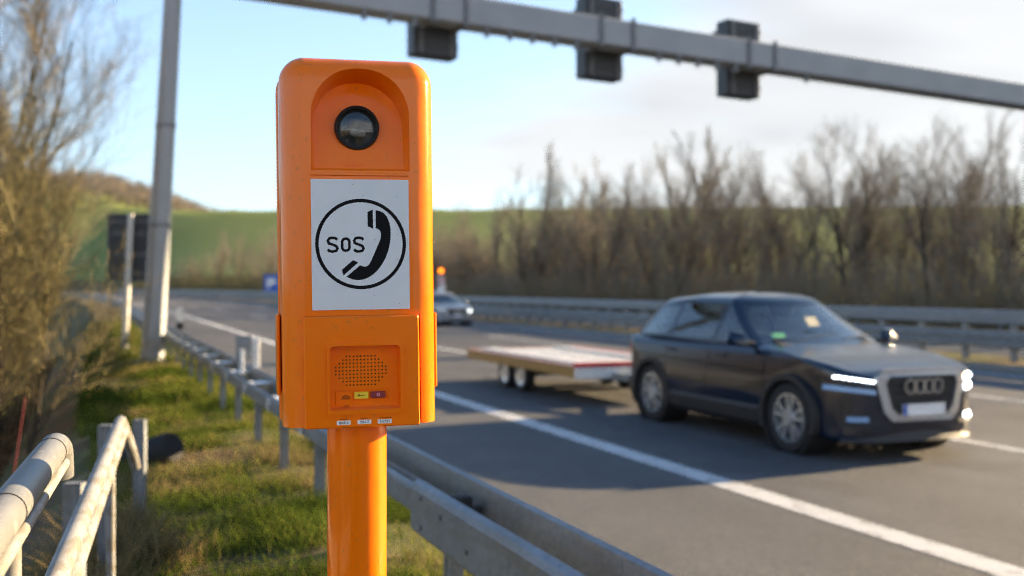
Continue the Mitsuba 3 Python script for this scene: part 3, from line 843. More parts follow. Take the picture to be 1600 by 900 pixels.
PLAN = Polygon([(x, y) for y, x in XF] + [(x, y) for y, x in XR] + [(x, -y) for y, x in XR[::-1]][1:] + [(x, -y) for y, x in XF[::-1]][:-1])
SIDE = Polygon([(2.20, .20), (2.29, .27), (2.33, .40), (2.335, .58), (2.325, .72), (2.28, .81), (2.16, .875), (1.9, .94), (1.6, .99), (1.3, 1.03), (1.0, 1.065), (.7, 1.075), (0, 1.075),
                (-1.0, 1.09), (-1.75, 1.10), (-2.02, 1.085), (-2.12, 1.03), (-2.17, .92), (-2.22, .74), (-2.22, .50), (-2.18, .34), (-2.05, .27), (-1, .20), (1, .20)])
FRONTV = Polygon([(-y, z) for y, z in ((0, .17), (.80, .17), (.875, .25), (.915, .40), (.94, .58), (.932, .74), (.915, .88), (.895, .97), (.86, 1.03), (.78, 1.075), (.60, 1.105), (0, 1.13))] +
                 [(y, z) for y, z in ((.60, 1.105), (.78, 1.075), (.86, 1.03), (.895, .97), (.915, .88), (.932, .74), (.94, .58), (.915, .40), (.875, .25), (.80, .17))])
BELT = 1.06


def car_body():
    a = extrude(PLAN, 1.4)                                               # x, y, up
    b = extrude(SIDE, 2.2); v = b.vertices; b.vertices = np.stack([v[:, 0], 1.1 - v[:, 2], v[:, 1]], -1)
    c = extrude(FRONTV, 5.0); v = c.vertices; c.vertices = np.stack([v[:, 2] - 2.5, v[:, 0], v[:, 1]], -1)
    m = to_man(a) ^ to_man(b) ^ to_man(c)
    m = to_tm(m.refine_to_length(.055))
    m.merge_vertices()
    trimesh.smoothing.filter_taubin(m, lamb=.5, nu=.52, iterations=14)
    out = to_man(m)
    for x in (1.43, -1.38):
        for sy in (-1, 1):
            cy = trimesh.creation.cylinder(.405, .42, sections=48)
            cy = xf(cy, trimesh.transformations.rotation_matrix(math.pi / 2, [1, 0, 0])); cy.apply_translation([x, sy * .80, .36])
            out = out - to_man(cy)
    # body crease along the flank and door gaps
    for x in (1.02, -.08, -1.02):
        for sy in (-1, 1):
            out = out - to_man(box(x - .006, x + .006, sy * .915 - .03, sy * .915 + .03, .32, 1.05))
    for sy in (-1, 1):
        out = out - to_man(hull([(x, sy * y, z) for x, z0 in ((1.05, .80), (-2.0, .86)) for y, z in ((.905, z0), (.96, z0 - .02), (.96, z0 + .015))]))
        out = out - to_man(hull([(x, sy * (.70 + d), z) for x, d in ((1.0, 0.02), (2.1, -.14)) for d2 in (0,) for z in (.9, 1.2)] + [(x, sy * (.706 + d), z) for x, d in ((1.0, 0.02), (2.1, -.14)) for z in (.9, 1.2)])) 
    return to_tm(out)


def house_outline(t, n_side=(10, 2, 9, 2, 9, 4), n_front=16):
    """Plan ring of the cabin at height fraction t (0 belt, 1 roof edge): half ring from front centre to rear centre."""
    w = .845 + (.60 - .845) * t ** 1.15
    xf_, xr = .98 + (.14 - .98) * (t ** .92), -2.08 + (-1.72 + 2.08) * t ** 1.2
    pts = []
    for y in np.linspace(0, 1, n_front):           # windscreen, bowed
        yy = y * (w - .03); pts.append((xf_ - .13 * (y ** 2.2) - .02 * y ** 8, yy))
    xc = pts[-1][0] - .05
    brk = [xc, xc - .02, -.02, -.11, -1.0, -1.10, xr + .30, xr + .10]
    brk[1] = xc - .035
    cols = [np.linspace(brk[0], brk[1], 3)[:-1], np.linspace(brk[1], brk[2], 10)[:-1], np.linspace(brk[2], brk[3], 3)[:-1], np.linspace(brk[3], brk[4], 9)[:-1],
            np.linspace(brk[4], brk[5], 3)[:-1], np.linspace(brk[5], brk[6], 7)[:-1], np.linspace(brk[6], brk[7], 3)]
    kind = []
    for i, c in enumerate(cols):
        for x in c:
            taper = .10 * np.clip((-1.2 - x) / .9, 0, 1) ** 1.6
            pts.append((x, w - taper)); kind.append(i)
    ly = pts[-1][1]
    for y in np.linspace(1, 0, 10)[1:]:
        pts.append((xr + .10 * y ** 3, y * (ly - .04)))
    return np.array(pts), kind


def cabin():
    lev = [0, .07, .2, .35, .5, .65, .8, .91, 1.0]
    rings, kind = [], None
    for t in lev:
        p, kind = house_outline(t)
        roofz = 1.54 - .05 * np.clip((-p[:, 0] - .9) / 1.0, 0, 1) - .045 * np.clip((p[:, 0] - .0) / .35, 0, 1)
        belt = 1.055 + .03 * np.clip(-p[:, 0] / 1.5, 0, 1)
        z = belt + (roofz - belt) * t
        rings.append(np.column_stack([p, z]))
    nf = 16
    m = len(rings[0])
    # roof cap: shrink the last ring towards the spine
    for q, dz in ((.90, .030), (.72, .055), (.45, .072), (.0, .082)):
        r = rings[len(lev) - 1].copy()
        cx = -.85
        r[:, 0] = cx + (r[:, 0] - cx) * (q * .5 + .5 if q > 0 else .5) if q > .0 else cx + (r[:, 0] - cx) * .42
        r[:, 1] = r[:, 1] * q
        r[:, 2] = rings[len(lev) - 1][:, 2] + dz + .02 * np.clip(1 - ((r[:, 0] + .5) / 1.2) ** 2, 0, 1) * (1 - q)
        rings.append(r)
    V = np.vstack(rings); nr = len(rings)
    seg = ['w'] * (nf - 1) + [None] + [None] * 0
    side_kind = kind
    label = []
    for j in range(m - 1):
        if j < nf - 1: label.append('w' if j < nf - 2 else 'p')
        elif j < nf - 1 + 1: label.append('p')
        elif j < nf + len(side_kind) - 1:
            kk = side_kind[j - nf]
            label.append({0: 'p', 1: 'a', 2: 'p', 3: 'b', 4: 'p', 5: 'c', 6: 'p'}[kk])
        else: label.append('r' if j > nf + len(side_kind) else 'p')
    F = {'shell': [], 'w': [], 'a': [], 'b': [], 'c': [], 'r': []}
    for i in range(nr - 1):
        for j in range(m - 1):
            q = [i * m + j, i * m + j + 1, (i + 1) * m + j + 1, (i + 1) * m + j]
            L = label[j]
            glass = L in 'wabcr' and L != 'p' and ((1 <= i < 7) or (L == 'w' and 0 <= i < 7)) and i < 8
            if L == 'c' and i >= 6: glass = False
            if L == 'r' and i < 2: glass = False
            F[L if glass else 'shell'] += [[q[0], q[1], q[2]], [q[0], q[2], q[3]]]
    out = {}
    for kx, f in F.items():
        f = np.array(f)
        for sy in ((1, -1) if kx in 'abc' else (0,)):
            if sy == 0:
                v2 = V.copy(); v2[:, 1] *= -1
                mm = trimesh.Trimesh(np.vstack([V, v2]), np.vstack([f, f[:, ::-1] + len(V)]), process=False)
            else:
                v2 = V.copy(); v2[:, 1] *= sy
                mm = trimesh.Trimesh(v2, f if sy > 0 else f[:, ::-1], process=False)
            mm.remove_unreferenced_vertices(); mm.merge_vertices()
            out[kx + ('' if sy == 0 else ('l' if sy > 0 else 'r'))] = mm
    return out


def plan_patch(y0, y1, z0, z1, off, thick=.02, n=14, slope=0.0, top=None):
    """Curved strip that follows the bumper's plan line."""
    ys = np.linspace(y0, y1, n); pts, f = [], []
    for y in ys:
        x = float(x_front(y)); d = np.array([1.0, 0.0]) if abs(y) < .3 else None
        e = 1e-3; tx = (float(x_front(y + e)) - float(x_front(y - e))) / (2 * e)
        nrm = np.array([1.0, -tx]); nrm /= np.linalg.norm(nrm)
        s = (y - y0) / (y1 - y0)
        za, zb = z0 + slope * s, (z1 + slope * s if top is None else z1 + top * s)
        for z, o in ((za, off - thick), (za, off), (zb, off - .4 * (zb - za)), (zb, off - thick - .4 * (zb - za))):
            pts.append((x + nrm[0] * o, y + nrm[1] * o, z))
    for i in range(n - 1):
        for a in range(4):
            b = (a + 1) % 4
            q = [i * 4 + a, i * 4 + b, (i + 1) * 4 + b, (i + 1) * 4 + a]; f += [[q[0], q[1], q[2]], [q[0], q[2], q[3]]]
    f += [[0, 2, 1], [0, 3, 2], [4 * n - 4, 4 * n - 3, 4 * n - 2], [4 * n - 4, 4 * n - 2, 4 * n - 1]]
    m = trimesh.Trimesh(pts, f, process=False); m.fix_normals(); return m


def face_bend(mesh, off=0.0):
    """Flat front panel (y, z, outward) bent round the bumper's plan line."""
    v = mesh.vertices; m = mesh.copy()
    m.vertices = np.stack([x_front(v[:, 0]) + v[:, 2] + off, v[:, 0], v[:, 1]], -1); return m


def dense(poly, h, step=.06):
    return extrude(poly.segmentize(step) if hasattr(poly, 'segmentize') else poly, h)


def wheel_parts(r=.36, w=.235):
    ty = np.array([(r * .66, -w * .42), (r * .80, -w * .5), (r * .95, -w * .47), (r, -w * .33), (r, w * .33), (r * .95, w * .47), (r * .80, w * .5), (r * .66, w * .42), (r * .66, -w * .42)])
    tyre = trimesh.creation.revolve(ty, sections=48)
    bar = trimesh.creation.revolve(np.array([(r * .60, -w * .35), (r * .70, -w * .40), (r * .70, w * .44), (r * .655, w * .45), (r * .63, w * .30), (r * .60, -w * .35)]), sections=40)
    sp = []
    for i in range(5):
        for d in (-.13, .13):
            a = 2 * math.pi * i / 5
            q = Polygon([(.05, d * .10 - .022), (.05, d * .10 + .022), (r * .65, d * .42 + .019), (r * .65, d * .42 - .019)])
            m = extrude(q, .03); m.apply_translation([0, 0, w * .30]); sp.append(xf(m, trimesh.transformations.rotation_matrix(a + .25, [0, 0, 1])))
    hub = trimesh.creation.cylinder(.075, .05, sections=24); hub.apply_translation([0, 0, w * .30 + .02])
    disc = trimesh.creation.cylinder(r * .50, .03, sections=32); disc.apply_translation([0, 0, w * .05])
    return tyre, cat([bar, hub] + sp), disc


def side_on(m, x, sy, z, y):
    """Wheel axis from z to sideways (outer face away from the car)."""
    v = m.vertices; q = m.copy(); q.vertices = np.stack([x + v[:, 0], y + sy * v[:, 2], z + v[:, 1]], -1)
    if sy > 0: q.invert()
    return q


def build_car(key, M, paint, fog_left=True, glow=1.0):
    def A(name, mesh, bsdf, smooth=False, lit=None):
        kk = num(f'{key}__{name}'); m = xf(mesh, M)
        if lit is not None: scene[kk] = ply(m, None, smooth, emitter={'type': 'area', 'radiance': {'type': 'rgb', 'value': [q * glow for q in lit]}})
        else: add(kk, m, bsdf, smooth)
        return kk
    A('body', BODY, paint, 42)
    A('roof', CAB['shell'], paint, 40)
    for kx, nm in (('w', 'windscreen'), ('ar', 'side_window'), ('br', 'side_window'), ('cr', 'side_window'), ('al', 'side_window'), ('bl', 'side_window'), ('cl', 'side_window'), ('r', 'rear_window')):
        A(nm, CAB[kx], 'm_pane', 40)
    A('cabin_floor', hull([(x, y, z) for x, y in ((.80, .62), (.80, -.62), (-2.0, .68), (-2.0, -.68)) for z in (1.05, 1.128)]), 'm_cabin')
    A('dashboard', hull([(.95, y, 1.06) for y in (-.6, .6)] + [(.55, y, 1.17) for y in (-.66, .66)] + [(.35, y, 1.12) for y in (-.66, .66)] + [(.4, y, 1.0) for y in (-.6, .6)]), 'm_cabin')
    for x, y in ((-.25, .38), (-.25, -.38), (-1.15, .40), (-1.15, -.40)):
        sk = A('seat', hull([(x + dx, y + dy, z) for dx, z in ((-.06, 1.0), (.08, 1.0), (-.20, 1.30), (-.08, 1.32)) for dy in (-.22, .22)]), 'm_cabin')
        add(num(f'{key}__headrest'), xf(box(x - .20, x - .10, y - .12, y + .12, 1.33, 1.47, .03), M), 'm_cabin')
    sw = xf(trimesh.creation.torus(.18, .015, major_sections=24, minor_sections=8), trimesh.transformations.rotation_matrix(math.radians(65), [0, 1, 0]))
    sw.apply_translation([.28, .38, 1.16]); A('steering_wheel', sw, 'm_cabin', True)
    A('chassis', box(-2.0, 2.0, -.70, .70, .22, .50, .04), 'm_trim')
    # lower trim, arches
    for sy in (-1, 1):
        A('sill', hull([(x, sy * y, z) for x in (.95, -.92) for y, z in ((.86, .20), (.925, .27), (.945, .40), (.93, .44), (.80, .44), (.80, .20))]), 'm_trim')
        for x in (1.43, -1.38):
            ring = Point(0, 0).buffer(.455, 32).difference(Point(0, 0).buffer(.400, 32)).intersection(sbox(-1, -.12, 1, 1))
            A('wheel_arch', side_on(extrude(ring, .10), x, sy, .36, sy * .850), 'm_trim', 30)
            A('arch_liner', side_on(trimesh.creation.annulus(.385, .404, .36, sections=40), x, sy, .36, sy * .75), 'm_black_matt')
    A('front_bumper', plan_patch(-.80, .80, .20, .40, .012, .10, 30), 'm_trim', 30)
    A('rear_bumper', box(-2.25, -2.1, -.80, .80, .30, .52, .04), 'm_trim')
    # front face
    gr = Polygon([(-.47, .88), (.47, .88), (.52, .80), (.44, .50), (.36, .42), (-.36, .42), (-.44, .50), (-.52, .80)])
    gi = affinity.scale(gr, .86, .80)
    A('grille_frame', face_bend(dense(gr.buffer(.02).difference(gi), .035), .0), 'm_grille', 30)
    A('grille', face_bend(dense(gi, .012), .002), 'm_black_matt')
    for z in (.50, .58, .66, .74):
        w_ = .40 + (z - .42) * .18
        A('grille_bar', face_bend(dense(sbox(-w_ * .90, z, w_ * .90, z + .012), .01), .014), 'm_trim')
    for i in range(4):
        c = Point(-.165 + .11 * i, .735).buffer(.073, 20)
        A('emblem', face_bend(extrude(c.difference(c.buffer(-.016)), .012), .026 + .0008 * i), 'm_chrome')
    A('number_plate', face_bend(dense(sbox(-.26, .455, .26, .565), .012), .028), 'm_label')
    A('number_plate_band', face_bend(dense(sbox(-.258, .457, -.215, .563), .004), .0405), 'm_blue')
    for sy in (-1, 1):
        A('headlight', plan_patch(.53 * sy, .86 * sy, .66, .795, .018, .06, 14, slope=.04, top=.055), 'm_lamp', 30)
        for q in range(8):
            ya, yb = .55 + .035 * q, .55 + .035 * q + .026
            A('daytime_light', plan_patch(ya * sy, yb * sy, .777 + .0056 * q, .794 + .0056 * q, .026, .02, 4), None, 30, lit=(0.7, 0.77, 0.8))
        if sy > 0: A('headlight_beam', plan_patch(.60 * sy, .80 * sy, .685, .73, .024, .02, 10, slope=.03, top=.03), None, 30, lit=(2.5, 2.7, 2.6))
        A('fog_light_housing', plan_patch(.50 * sy, .80 * sy, .36, .49, .016, .04, 12), 'm_black_matt')
        lp = plan_patch(.60 * sy, .76 * sy, .40, .445, .022, .03, 8)
        if sy > 0 and fog_left: A('fog_light', lp, None, 30, lit=(1.8, 1.85, 1.65))
        else: A('fog_light', lp, 'm_lamp', 30)
        mir = hull([(x, sy * y, z) for x, y, z in ((.80, .96, 1.07), (.66, .95, 1.06), (.64, 1.12, 1.08), (.70, 1.15, 1.14), (.66, 1.10, 1.22), (.64, .98, 1.22), (.78, 1.00, 1.19), (.76, 1.10, 1.10))] )
        A('mirror', mir, paint, 40)
        A('mirror_arm', box(.68, .75, min(sy * .84, sy * .97), max(sy * .84, sy * .97), 1.07, 1.11, .01), 'm_trim')
        for x in (.20, -.90):
            A('door_handle', box(x - .11, x + .09, sy * .925 - .012, sy * .925 + .012, .925, .955, .008), paint)
        for x in (1.43, -1.38):
            wk = num(f'{key}__wheel')
            tyre, rim, disc = WHEEL
            add(wk + '__tyre', xf(side_on(tyre, x, sy, .36, sy * .805), M), 'm_rubber', 30)
            add(wk + '__rim', xf(side_on(rim, x, sy, .36, sy * .805), M), 'm_alloy', 30)
            add(wk + '__brake_disc', xf(side_on(disc, x, sy, .36, sy * .805), M), 'm_galv_dark', 30)
        A('tail_light', hull([(x, sy * y, z) for x, y in ((-2.06, .86), (-2.20, .62)) for z in (.86, 1.0) for x in (x, x + .04)]), 'm_red')
    A('wiper', tube_along([(.98, -.5, 1.10), (.86, .15, 1.19)], .006, 6), 'm_rubber')
    A('wiper', tube_along([(.98, .15, 1.10), (.86, .62, 1.18)], .006, 6), 'm_rubber')
    return A


principled('m_lamp', (0.30, 0.36, 0.44), 0.15, metallic=0.7, clearcoat=1.0)
principled('m_grille', (0.42, 0.43, 0.45), 0.3, metallic=0.6)
BODY, CAB, WHEEL = car_body(), cabin(), wheel_parts()


def car_matrix(s, u, scale=(1, 1, 1)):
    p = P(s, u); f = P(s, u - .5) - p; f /= np.linalg.norm(f)           # drives towards the camera
    R = np.stack([f, [-f[1], f[0], 0], [0, 0, 1]], 1)
    return mat(R @ np.diag(scale), (p[0], p[1], 0))


thing('car', 'dark navy suv towing an empty flatbed trailer in the nearest lane', 'car')
A = build_car('car', car_matrix(7.52, 10.33), 'm_navy')
A('paper_note', hull([(.58 + dx, y, 1.36 + dz) for dx, dz in ((0, 0), (.085, -.10), (.083, -.102), (-.002, -.002)) for y in (-.06, .09)]), 'm_paper')
A('sticker', hull([(.745 + dx, y, 1.19 + dz) for dx, dz in ((0, 0), (.04, -.045), (.038, -.046), (-.002, -.001)) for y in (-.62, -.46)]), 'm_greensticker')
thing('car_001', 'silver car with a lit headlight approaching far behind the trailer', 'car')
build_car('car_001', car_matrix(14.6, 45.0, (.93, .93, .90)), 'm_silver', False, .16)

# trailer
TM = car_matrix(7.45, 15.75)
k = thing('trailer', 'empty flatbed trailer with white deck and red edges behind the navy suv', 'trailer')


def TA(name, mesh, bsdf, smooth=False):
    return add(num(f'trailer__{name}'), xf(mesh, TM), bsdf, smooth)


TA('deck', box(-2.30, 2.25, -1.04, 1.04, .52, .555), 'm_deck')
for i in range(1, 8):
    TA('deck_rib', box(-2.30 + .57 * i - .02, -2.30 + .57 * i + .02, -1.03, 1.03, .555, .562), 'm_deck')
for sy in (-1, 1):
    TA('side_board', box(-2.34, 2.27, sy * 1.065 - .02, sy * 1.065 + .02, .40, .535, .004), 'm_board')
    TA('side_edge', box(-2.34, 2.27, sy * 1.06 - .03, sy * 1.06 + .03, .538, .572, .004), 'm_red' if sy > 0 else 'm_edge')
    TA('ramp_rail', box(-2.2, 2.1, sy * .72 - .15, sy * .72 + .15, .5635, .585, .004), 'm_deck')
principled('m_edge', (0.36, 0.20, 0.13), 0.5)
TA('front_edge', box(2.22, 2.31, -1.09, 1.09, .548, .615, .004), 'm_red')
TA('front_board', box(2.272, 2.32, -1.09, 1.09, .39, .546, .004), 'm_white')
TA('rear_edge', box(-2.38, -2.305, -1.07, 1.07, .44, .57, .004), 'm_edge')
for x in (-2.1, -1.2, .2, 1.2, 2.0):
    TA('cross_member', box(x - .04, x + .04, -1.0, 1.0, .40, .52), 'm_galv_dark')
for sy in (-1, 1):
    TA('chassis_beam', box(-2.3, 2.25, sy * .55 - .04, sy * .55 + .04, .34, .44), 'm_galv_dark')
    TA('drawbar', hull([(x, sy * y + d, z) for x, y in ((2.2, .55), (3.25, .05)) for d in (-.04, .04) for z in (.36, .46)]), 'm_galv')
    TA('rear_light', box(-2.45, -2.38, sy * .85 - .14, sy * .85 + .14, .40, .48, .008), 'm_red')
TA('coupling', box(3.15, 3.55, -.05, .05, .38, .48, .015), 'm_galv_dark')
TA('jockey_wheel', side_on(trimesh.creation.cylinder(.09, .06, sections=20), 2.6, 1, .14, -.25), 'm_rubber', 30)
TA('jockey_post', along([2.6, -.25, .15], [2.6, -.25, .72], .025), 'm_galv', 30)
tty, trim_, tdisc = wheel_parts(.28, .17)
tcap = trimesh.creation.revolve(np.array([(0, .05), (.06, .055), (.10, .045), (.165, .06), (.185, .075)]), sections=32)
for x in (-.68, .02):
    TA('axle', along([x, -.95, .28], [x, .95, .28], .035), 'm_galv_dark', 30)
    for sy in (-1, 1):
        wk = num('trailer__wheel')
        add(wk + '__tyre', xf(side_on(tty, x, sy, .28, sy * .93), TM), 'm_rubber', 30)
        add(wk + '__rim', xf(side_on(tcap, x, sy, .28, sy * .93), TM), 'm_alloy', 30)
# ---------------------------------------------------------------- bare trees and shrubs
def grow(seed, H, stems=1, spread=.5, lean=.06, nchild=(11, 7, 5, 0), ratio=(.42, .46, .5), first=.25, r0=None, up=.25, wob=.10, stem_spread=.12):
    rng = np.random.default_rng(seed); segs = []
    r0 = r0 or H * .013

    def limb(p, d, L, r, lev, rend):
        n = (8, 5, 4, 3)[lev]; pts = [p]
        for i in range(n):
            d = d + rng.normal(0, wob, 3) + np.array([0, 0, up * (.35 if lev else .1)]); d = d / np.linalg.norm(d)
            p2 = p + d * L / n
            ra, rb = r + (rend - r) * i / n, r + (rend - r) * (i + 1) / n
            segs.append((*p, *p2, ra, rb, lev)); p = p2; pts.append(p)
        if lev < 3:
            nc = nchild[lev]
            for k in range(nc):
                f = first + (1 - first) * (k + rng.random()) / nc if lev == 0 else .18 + .82 * (k + rng.random()) / nc
                i = min(int(f * n), n - 1); q = pts[i] + (pts[i + 1] - pts[i]) * (f * n - i)
                ax = pts[i + 1] - pts[i]; ax /= np.linalg.norm(ax)
                o = rng.normal(0, 1, 3); o -= ax * (o @ ax); o /= np.linalg.norm(o)
                sp = spread * rng.uniform(.7, 1.35)
                dd = ax * math.cos(sp) + o * math.sin(sp)
                rr = (r + (rend - r) * f) * rng.uniform(.45, .62)
                limb(q, dd, L * ratio[lev] * rng.uniform(.65, 1.2) * (1.15 - .55 * f if lev == 0 else 1), rr, lev + 1, rr * .35)

    for s in range(stems):
        a = rng.uniform(0, 2 * math.pi)
        tl = stem_spread * rng.uniform(.5, 1.4) if stems > 1 else lean
        d = np.array([math.cos(a) * tl, math.sin(a) * tl, 1.0]); d /= np.linalg.norm(d)
        base = np.array([math.cos(a), math.sin(a), 0]) * (.10 * stems ** .5 if stems > 1 else 0) + [0, 0, -.25]
        limb(base, d, H * rng.uniform(.78, 1.0), r0 * (1 if stems == 1 else .62), 0, r0 * .12)
    return np.array(segs)


def tree_meshes(segs, minr=.004):
    big = segs[:, 8] < 1.5
    t = segs[big]; c = segs[~big]
    vt = prisms(t[:, :3], t[:, 3:6], np.maximum(t[:, 6], minr), np.maximum(t[:, 7], minr), 6)
    vc = prisms(c[:, :3], c[:, 3:6], np.maximum(c[:, 6], minr), np.maximum(c[:, 7], minr * .8), 3)
    return vt, vc


def group(key, mesh, bsdf):
    scene[key] = {'type': 'shapegroup', 'mesh': ply(mesh, bsdf)}


KINDS = [dict(r0=.17, H=9.0, spread=.62, first=.22, nchild=(13, 8, 6, 0)), dict(r0=.20, H=11.0, spread=.45, first=.30, nchild=(14, 8, 6, 0), ratio=(.34, .45, .5)),
         dict(r0=.15, H=7.5, stems=4, spread=.55, first=.15, nchild=(9, 7, 5, 0), stem_spread=.30), dict(r0=.19, H=12.0, spread=.36, first=.38, nchild=(15, 8, 6, 0), ratio=(.28, .45, .5), wob=.07),
         dict(r0=.19, H=9.5, stems=2, spread=.60, first=.25, nchild=(11, 8, 5, 0), stem_spread=.2), dict(H=6.0, stems=6, spread=.6, first=.10, nchild=(8, 6, 5, 0), stem_spread=.45)]
for i, kd in enumerate(KINDS):
    sg = grow(100 + i, **kd)
    vt, vc = tree_meshes(sg, .0085)
    group(f'tree_form_{i}_trunk', vt, 'm_bark'); group(f'tree_form_{i}_crown', vc, 'm_twig')


def put_tree(name, form, s, u, sc, rot, label, group_):
    k = thing(num(name), label, 'tree' if name.endswith('tree') else 'shrub', group_)
    z = float(ground(s, u)); p = P(s, u)
    M = T().translate([float(p[0]), float(p[1]), z]).rotate([0, 0, 1], rot).scale([sc * .95, sc * .95, sc])
    for part in ('trunk', 'crown'):
        scene[f'{k}__{part}'] = {'type': 'instance', 'to_world': M, 'shapegroup': {'type': 'ref', 'id': f'tree_form_{form}_{part}'}}
    return k


rng = np.random.default_rng(5)
TL = ['wide branching bare tree in the belt beyond the far carriageway', 'slender upright bare tree in the belt beyond the far carriageway', 'four stemmed bare tree in the belt beyond the far carriageway', 'narrow feathery bare tree in the belt beyond the far carriageway', 'twin stemmed bare tree in the belt beyond the far carriageway', 'low bushy many stemmed tree in the belt beyond the far carriageway']
# a few that stand out, then the belt
put_tree('bare_tree', 1, 38.5, 45.2, .88, 40, 'tall open bare tree rising above the skyline right of the suv roof', None)
put_tree('bare_tree', 0, 37.0, 39.0, .92, 200, 'broad bare tree beside the tallest tree right of the suv', None)
put_tree('bare_tree', 3, 41.0, 62.5, 1.05, 10, 'tall pale feathery tree standing above the belt behind the suv', None)
put_tree('bare_tree', 0, 36.0, 33.9, .80, 300, 'spreading bare tree at the right end of the belt', None)
put_tree('bare_tree', 1, 37.0, 94.0, 1.0, 77, 'slender bare tree at the left end of the dense belt', None)
for i in range(150):
    u = 13 + 112 * ((i + rng.random()) / 150) ** 0.92
    s = rng.uniform(34.5, 44)
    form = rng.choice([0, 1, 2, 3, 4, 5], p=[.22, .14, .22, .06, .20, .16])
    dense_ = 38 < u < 85
    if dense_: form = rng.choice([0, 2, 4, 3])
    sc = rng.uniform(.68, 1.05) * (1.0 if dense_ else .78)
    if 50 < u < 108: sc *= 1.04 + .16 * (u > 75)
    put_tree('belt_tree', int(form), s, u, sc, rng.uniform(0, 360), TL[int(form)], 'bare trees of the belt beyond the far carriageway')
for i in range(46):
    u = 128 + 170 * ((i + rng.random()) / 46)
    s = rng.uniform(35, 50) + .10 * (u - 128) * rng.random()
    put_tree('distant_tree', int(rng.choice([0, 2, 4, 5])), s, u, rng.uniform(.75, 1.35), rng.uniform(0, 360), 'small brown tree at the foot of the green field up the road', 'small trees below the green field')


def brush(n, place, hmin, hmax, r, seed, lean=.35, fork=2):
    rg = np.random.default_rng(seed)
    s, u = place(rg, n)
    z = ground(s, u); b = P(s, u, z - .05)
    L = rg.uniform(hmin, hmax, n)
    out0, out1, ra, rb = [], [], [], []
    for f in range(fork + 1):
        d = np.stack([rg.normal(0, lean, n), rg.normal(0, lean, n), np.ones(n)], -1); d /= np.linalg.norm(d, axis=1, keepdims=True)
        if f == 0:
            base, e, q0, q1 = b, b + d * L[:, None], r, r * .6
            first = e
        else:
            base = b + (first - b) * rg.uniform(.3, .9, n)[:, None]; e = base + d * (L * .55)[:, None]; q0, q1 = r * .6, r * .4
        out0.append(base); out1.append(e); ra.append(np.full(n, q0)); rb.append(np.full(n, q1))
    return prisms(np.vstack(out0), np.vstack(out1), np.concatenate(ra), np.concatenate(rb), 3)


add('thicket', brush(10000, lambda g, n: (33.2 + 11 * g.random(n) ** 1.2, g.uniform(10, 135, n)), .5, 3.2, .014, 7), 'm_twig')
add('thicket__001', brush(7000, lambda g, n: (33.0 + 7 * g.random(n) ** 1.4, np.round(g.uniform(10, 135, n) / 4.7) * 4.7 + g.normal(0, .9, n)), .4, 2.0, .014, 17), 'm_dead')
labels['thicket'] = {'label': 'dense brown undergrowth filling the tree belt', 'category': 'undergrowth', 'kind': 'stuff'}
add('thicket_001', brush(9000, lambda g, n: (33.2 + 14 * g.random(n), g.uniform(130, 320, n)), .8, 3.2, .03, 8), 'm_twig_olive')
labels['thicket_001'] = {'label': 'olive brown undergrowth at the foot of the green field', 'category': 'undergrowth', 'kind': 'stuff'}
# wood on the far hill
def wood(seed, n):
    rg = np.random.default_rng(seed)
    X = rg.uniform(-460, -200, n); Y = rg.uniform(560, 760, n)
    s, u = SU(X, Y); z = ground(s, u)
    keep = z > 30
    X, Y, z = X[keep], Y[keep], z[keep]; m = len(X)
    H = rg.uniform(7, 13, m)
    p0 = np.stack([X, Y, z - 1], -1); p1 = p0 + np.stack([rg.normal(0, .8, m), rg.normal(0, .8, m), H], -1)
    o0, o1, a, b = [p0], [p1], [np.full(m, .22)], [np.full(m, .10)]
    for k in range(9):
        f = rg.uniform(.3, 1, m)[:, None]; q = p0 + (p1 - p0) * f
        d = np.stack([rg.normal(0, 1, m), rg.normal(0, 1, m), rg.uniform(.4, 1.4, m)], -1)
        o0.append(q); o1.append(q + d * 2.4); a.append(np.full(m, .16)); b.append(np.full(m, .06))
    return prisms(np.vstack(o0), np.vstack(o1), np.concatenate(a), np.concatenate(b), 3)


principled('m_wood_hazed', proc(lambda p, n, uv: mix((0.19, 0.16, 0.135), (0.26, 0.22, 0.18), fbm(p.x * .05, p.y * .05, p.z * .05, 3))), 0.95, specular=0.05)  # distance haze is put into the colour: bark tone lightened
add('far_wood', wood(3, 2600), 'm_wood_hazed')
labels['far_wood'] = {'label': 'brown leafless wood on the hill beyond the green field', 'category': 'wood', 'kind': 'stuff'}

# tall shrubs on the embankment at the left
def sprigs(tips, n, size, cols, seed):
    rg = np.random.default_rng(seed)
    i = rg.integers(0, len(tips), n)
    c = tips[i] + rg.normal(0, .07, (n, 3))
    a = rg.normal(0, 1, (n, 3)); a /= np.linalg.norm(a, axis=1, keepdims=True)
    b = rg.normal(0, 1, (n, 3)); b -= a * (a * b).sum(1, keepdims=True); b /= np.linalg.norm(b, axis=1, keepdims=True)
    sz = (size * rg.uniform(.5, 1.4, n))[:, None]
    v = np.stack([c - a * sz, c + b * sz * .38, c + a * sz, c - b * sz * .38], 1).reshape(-1, 3)
    f = (np.array([[0, 1, 2], [0, 2, 3]])[None] + (np.arange(n) * 4)[:, None, None]).reshape(-1, 3)
    col = np.asarray(cols, float)[rg.integers(0, len(cols), n)] * rg.uniform(.7, 1.25, n)[:, None]
    return (v, f), np.repeat(col, 4, 0)


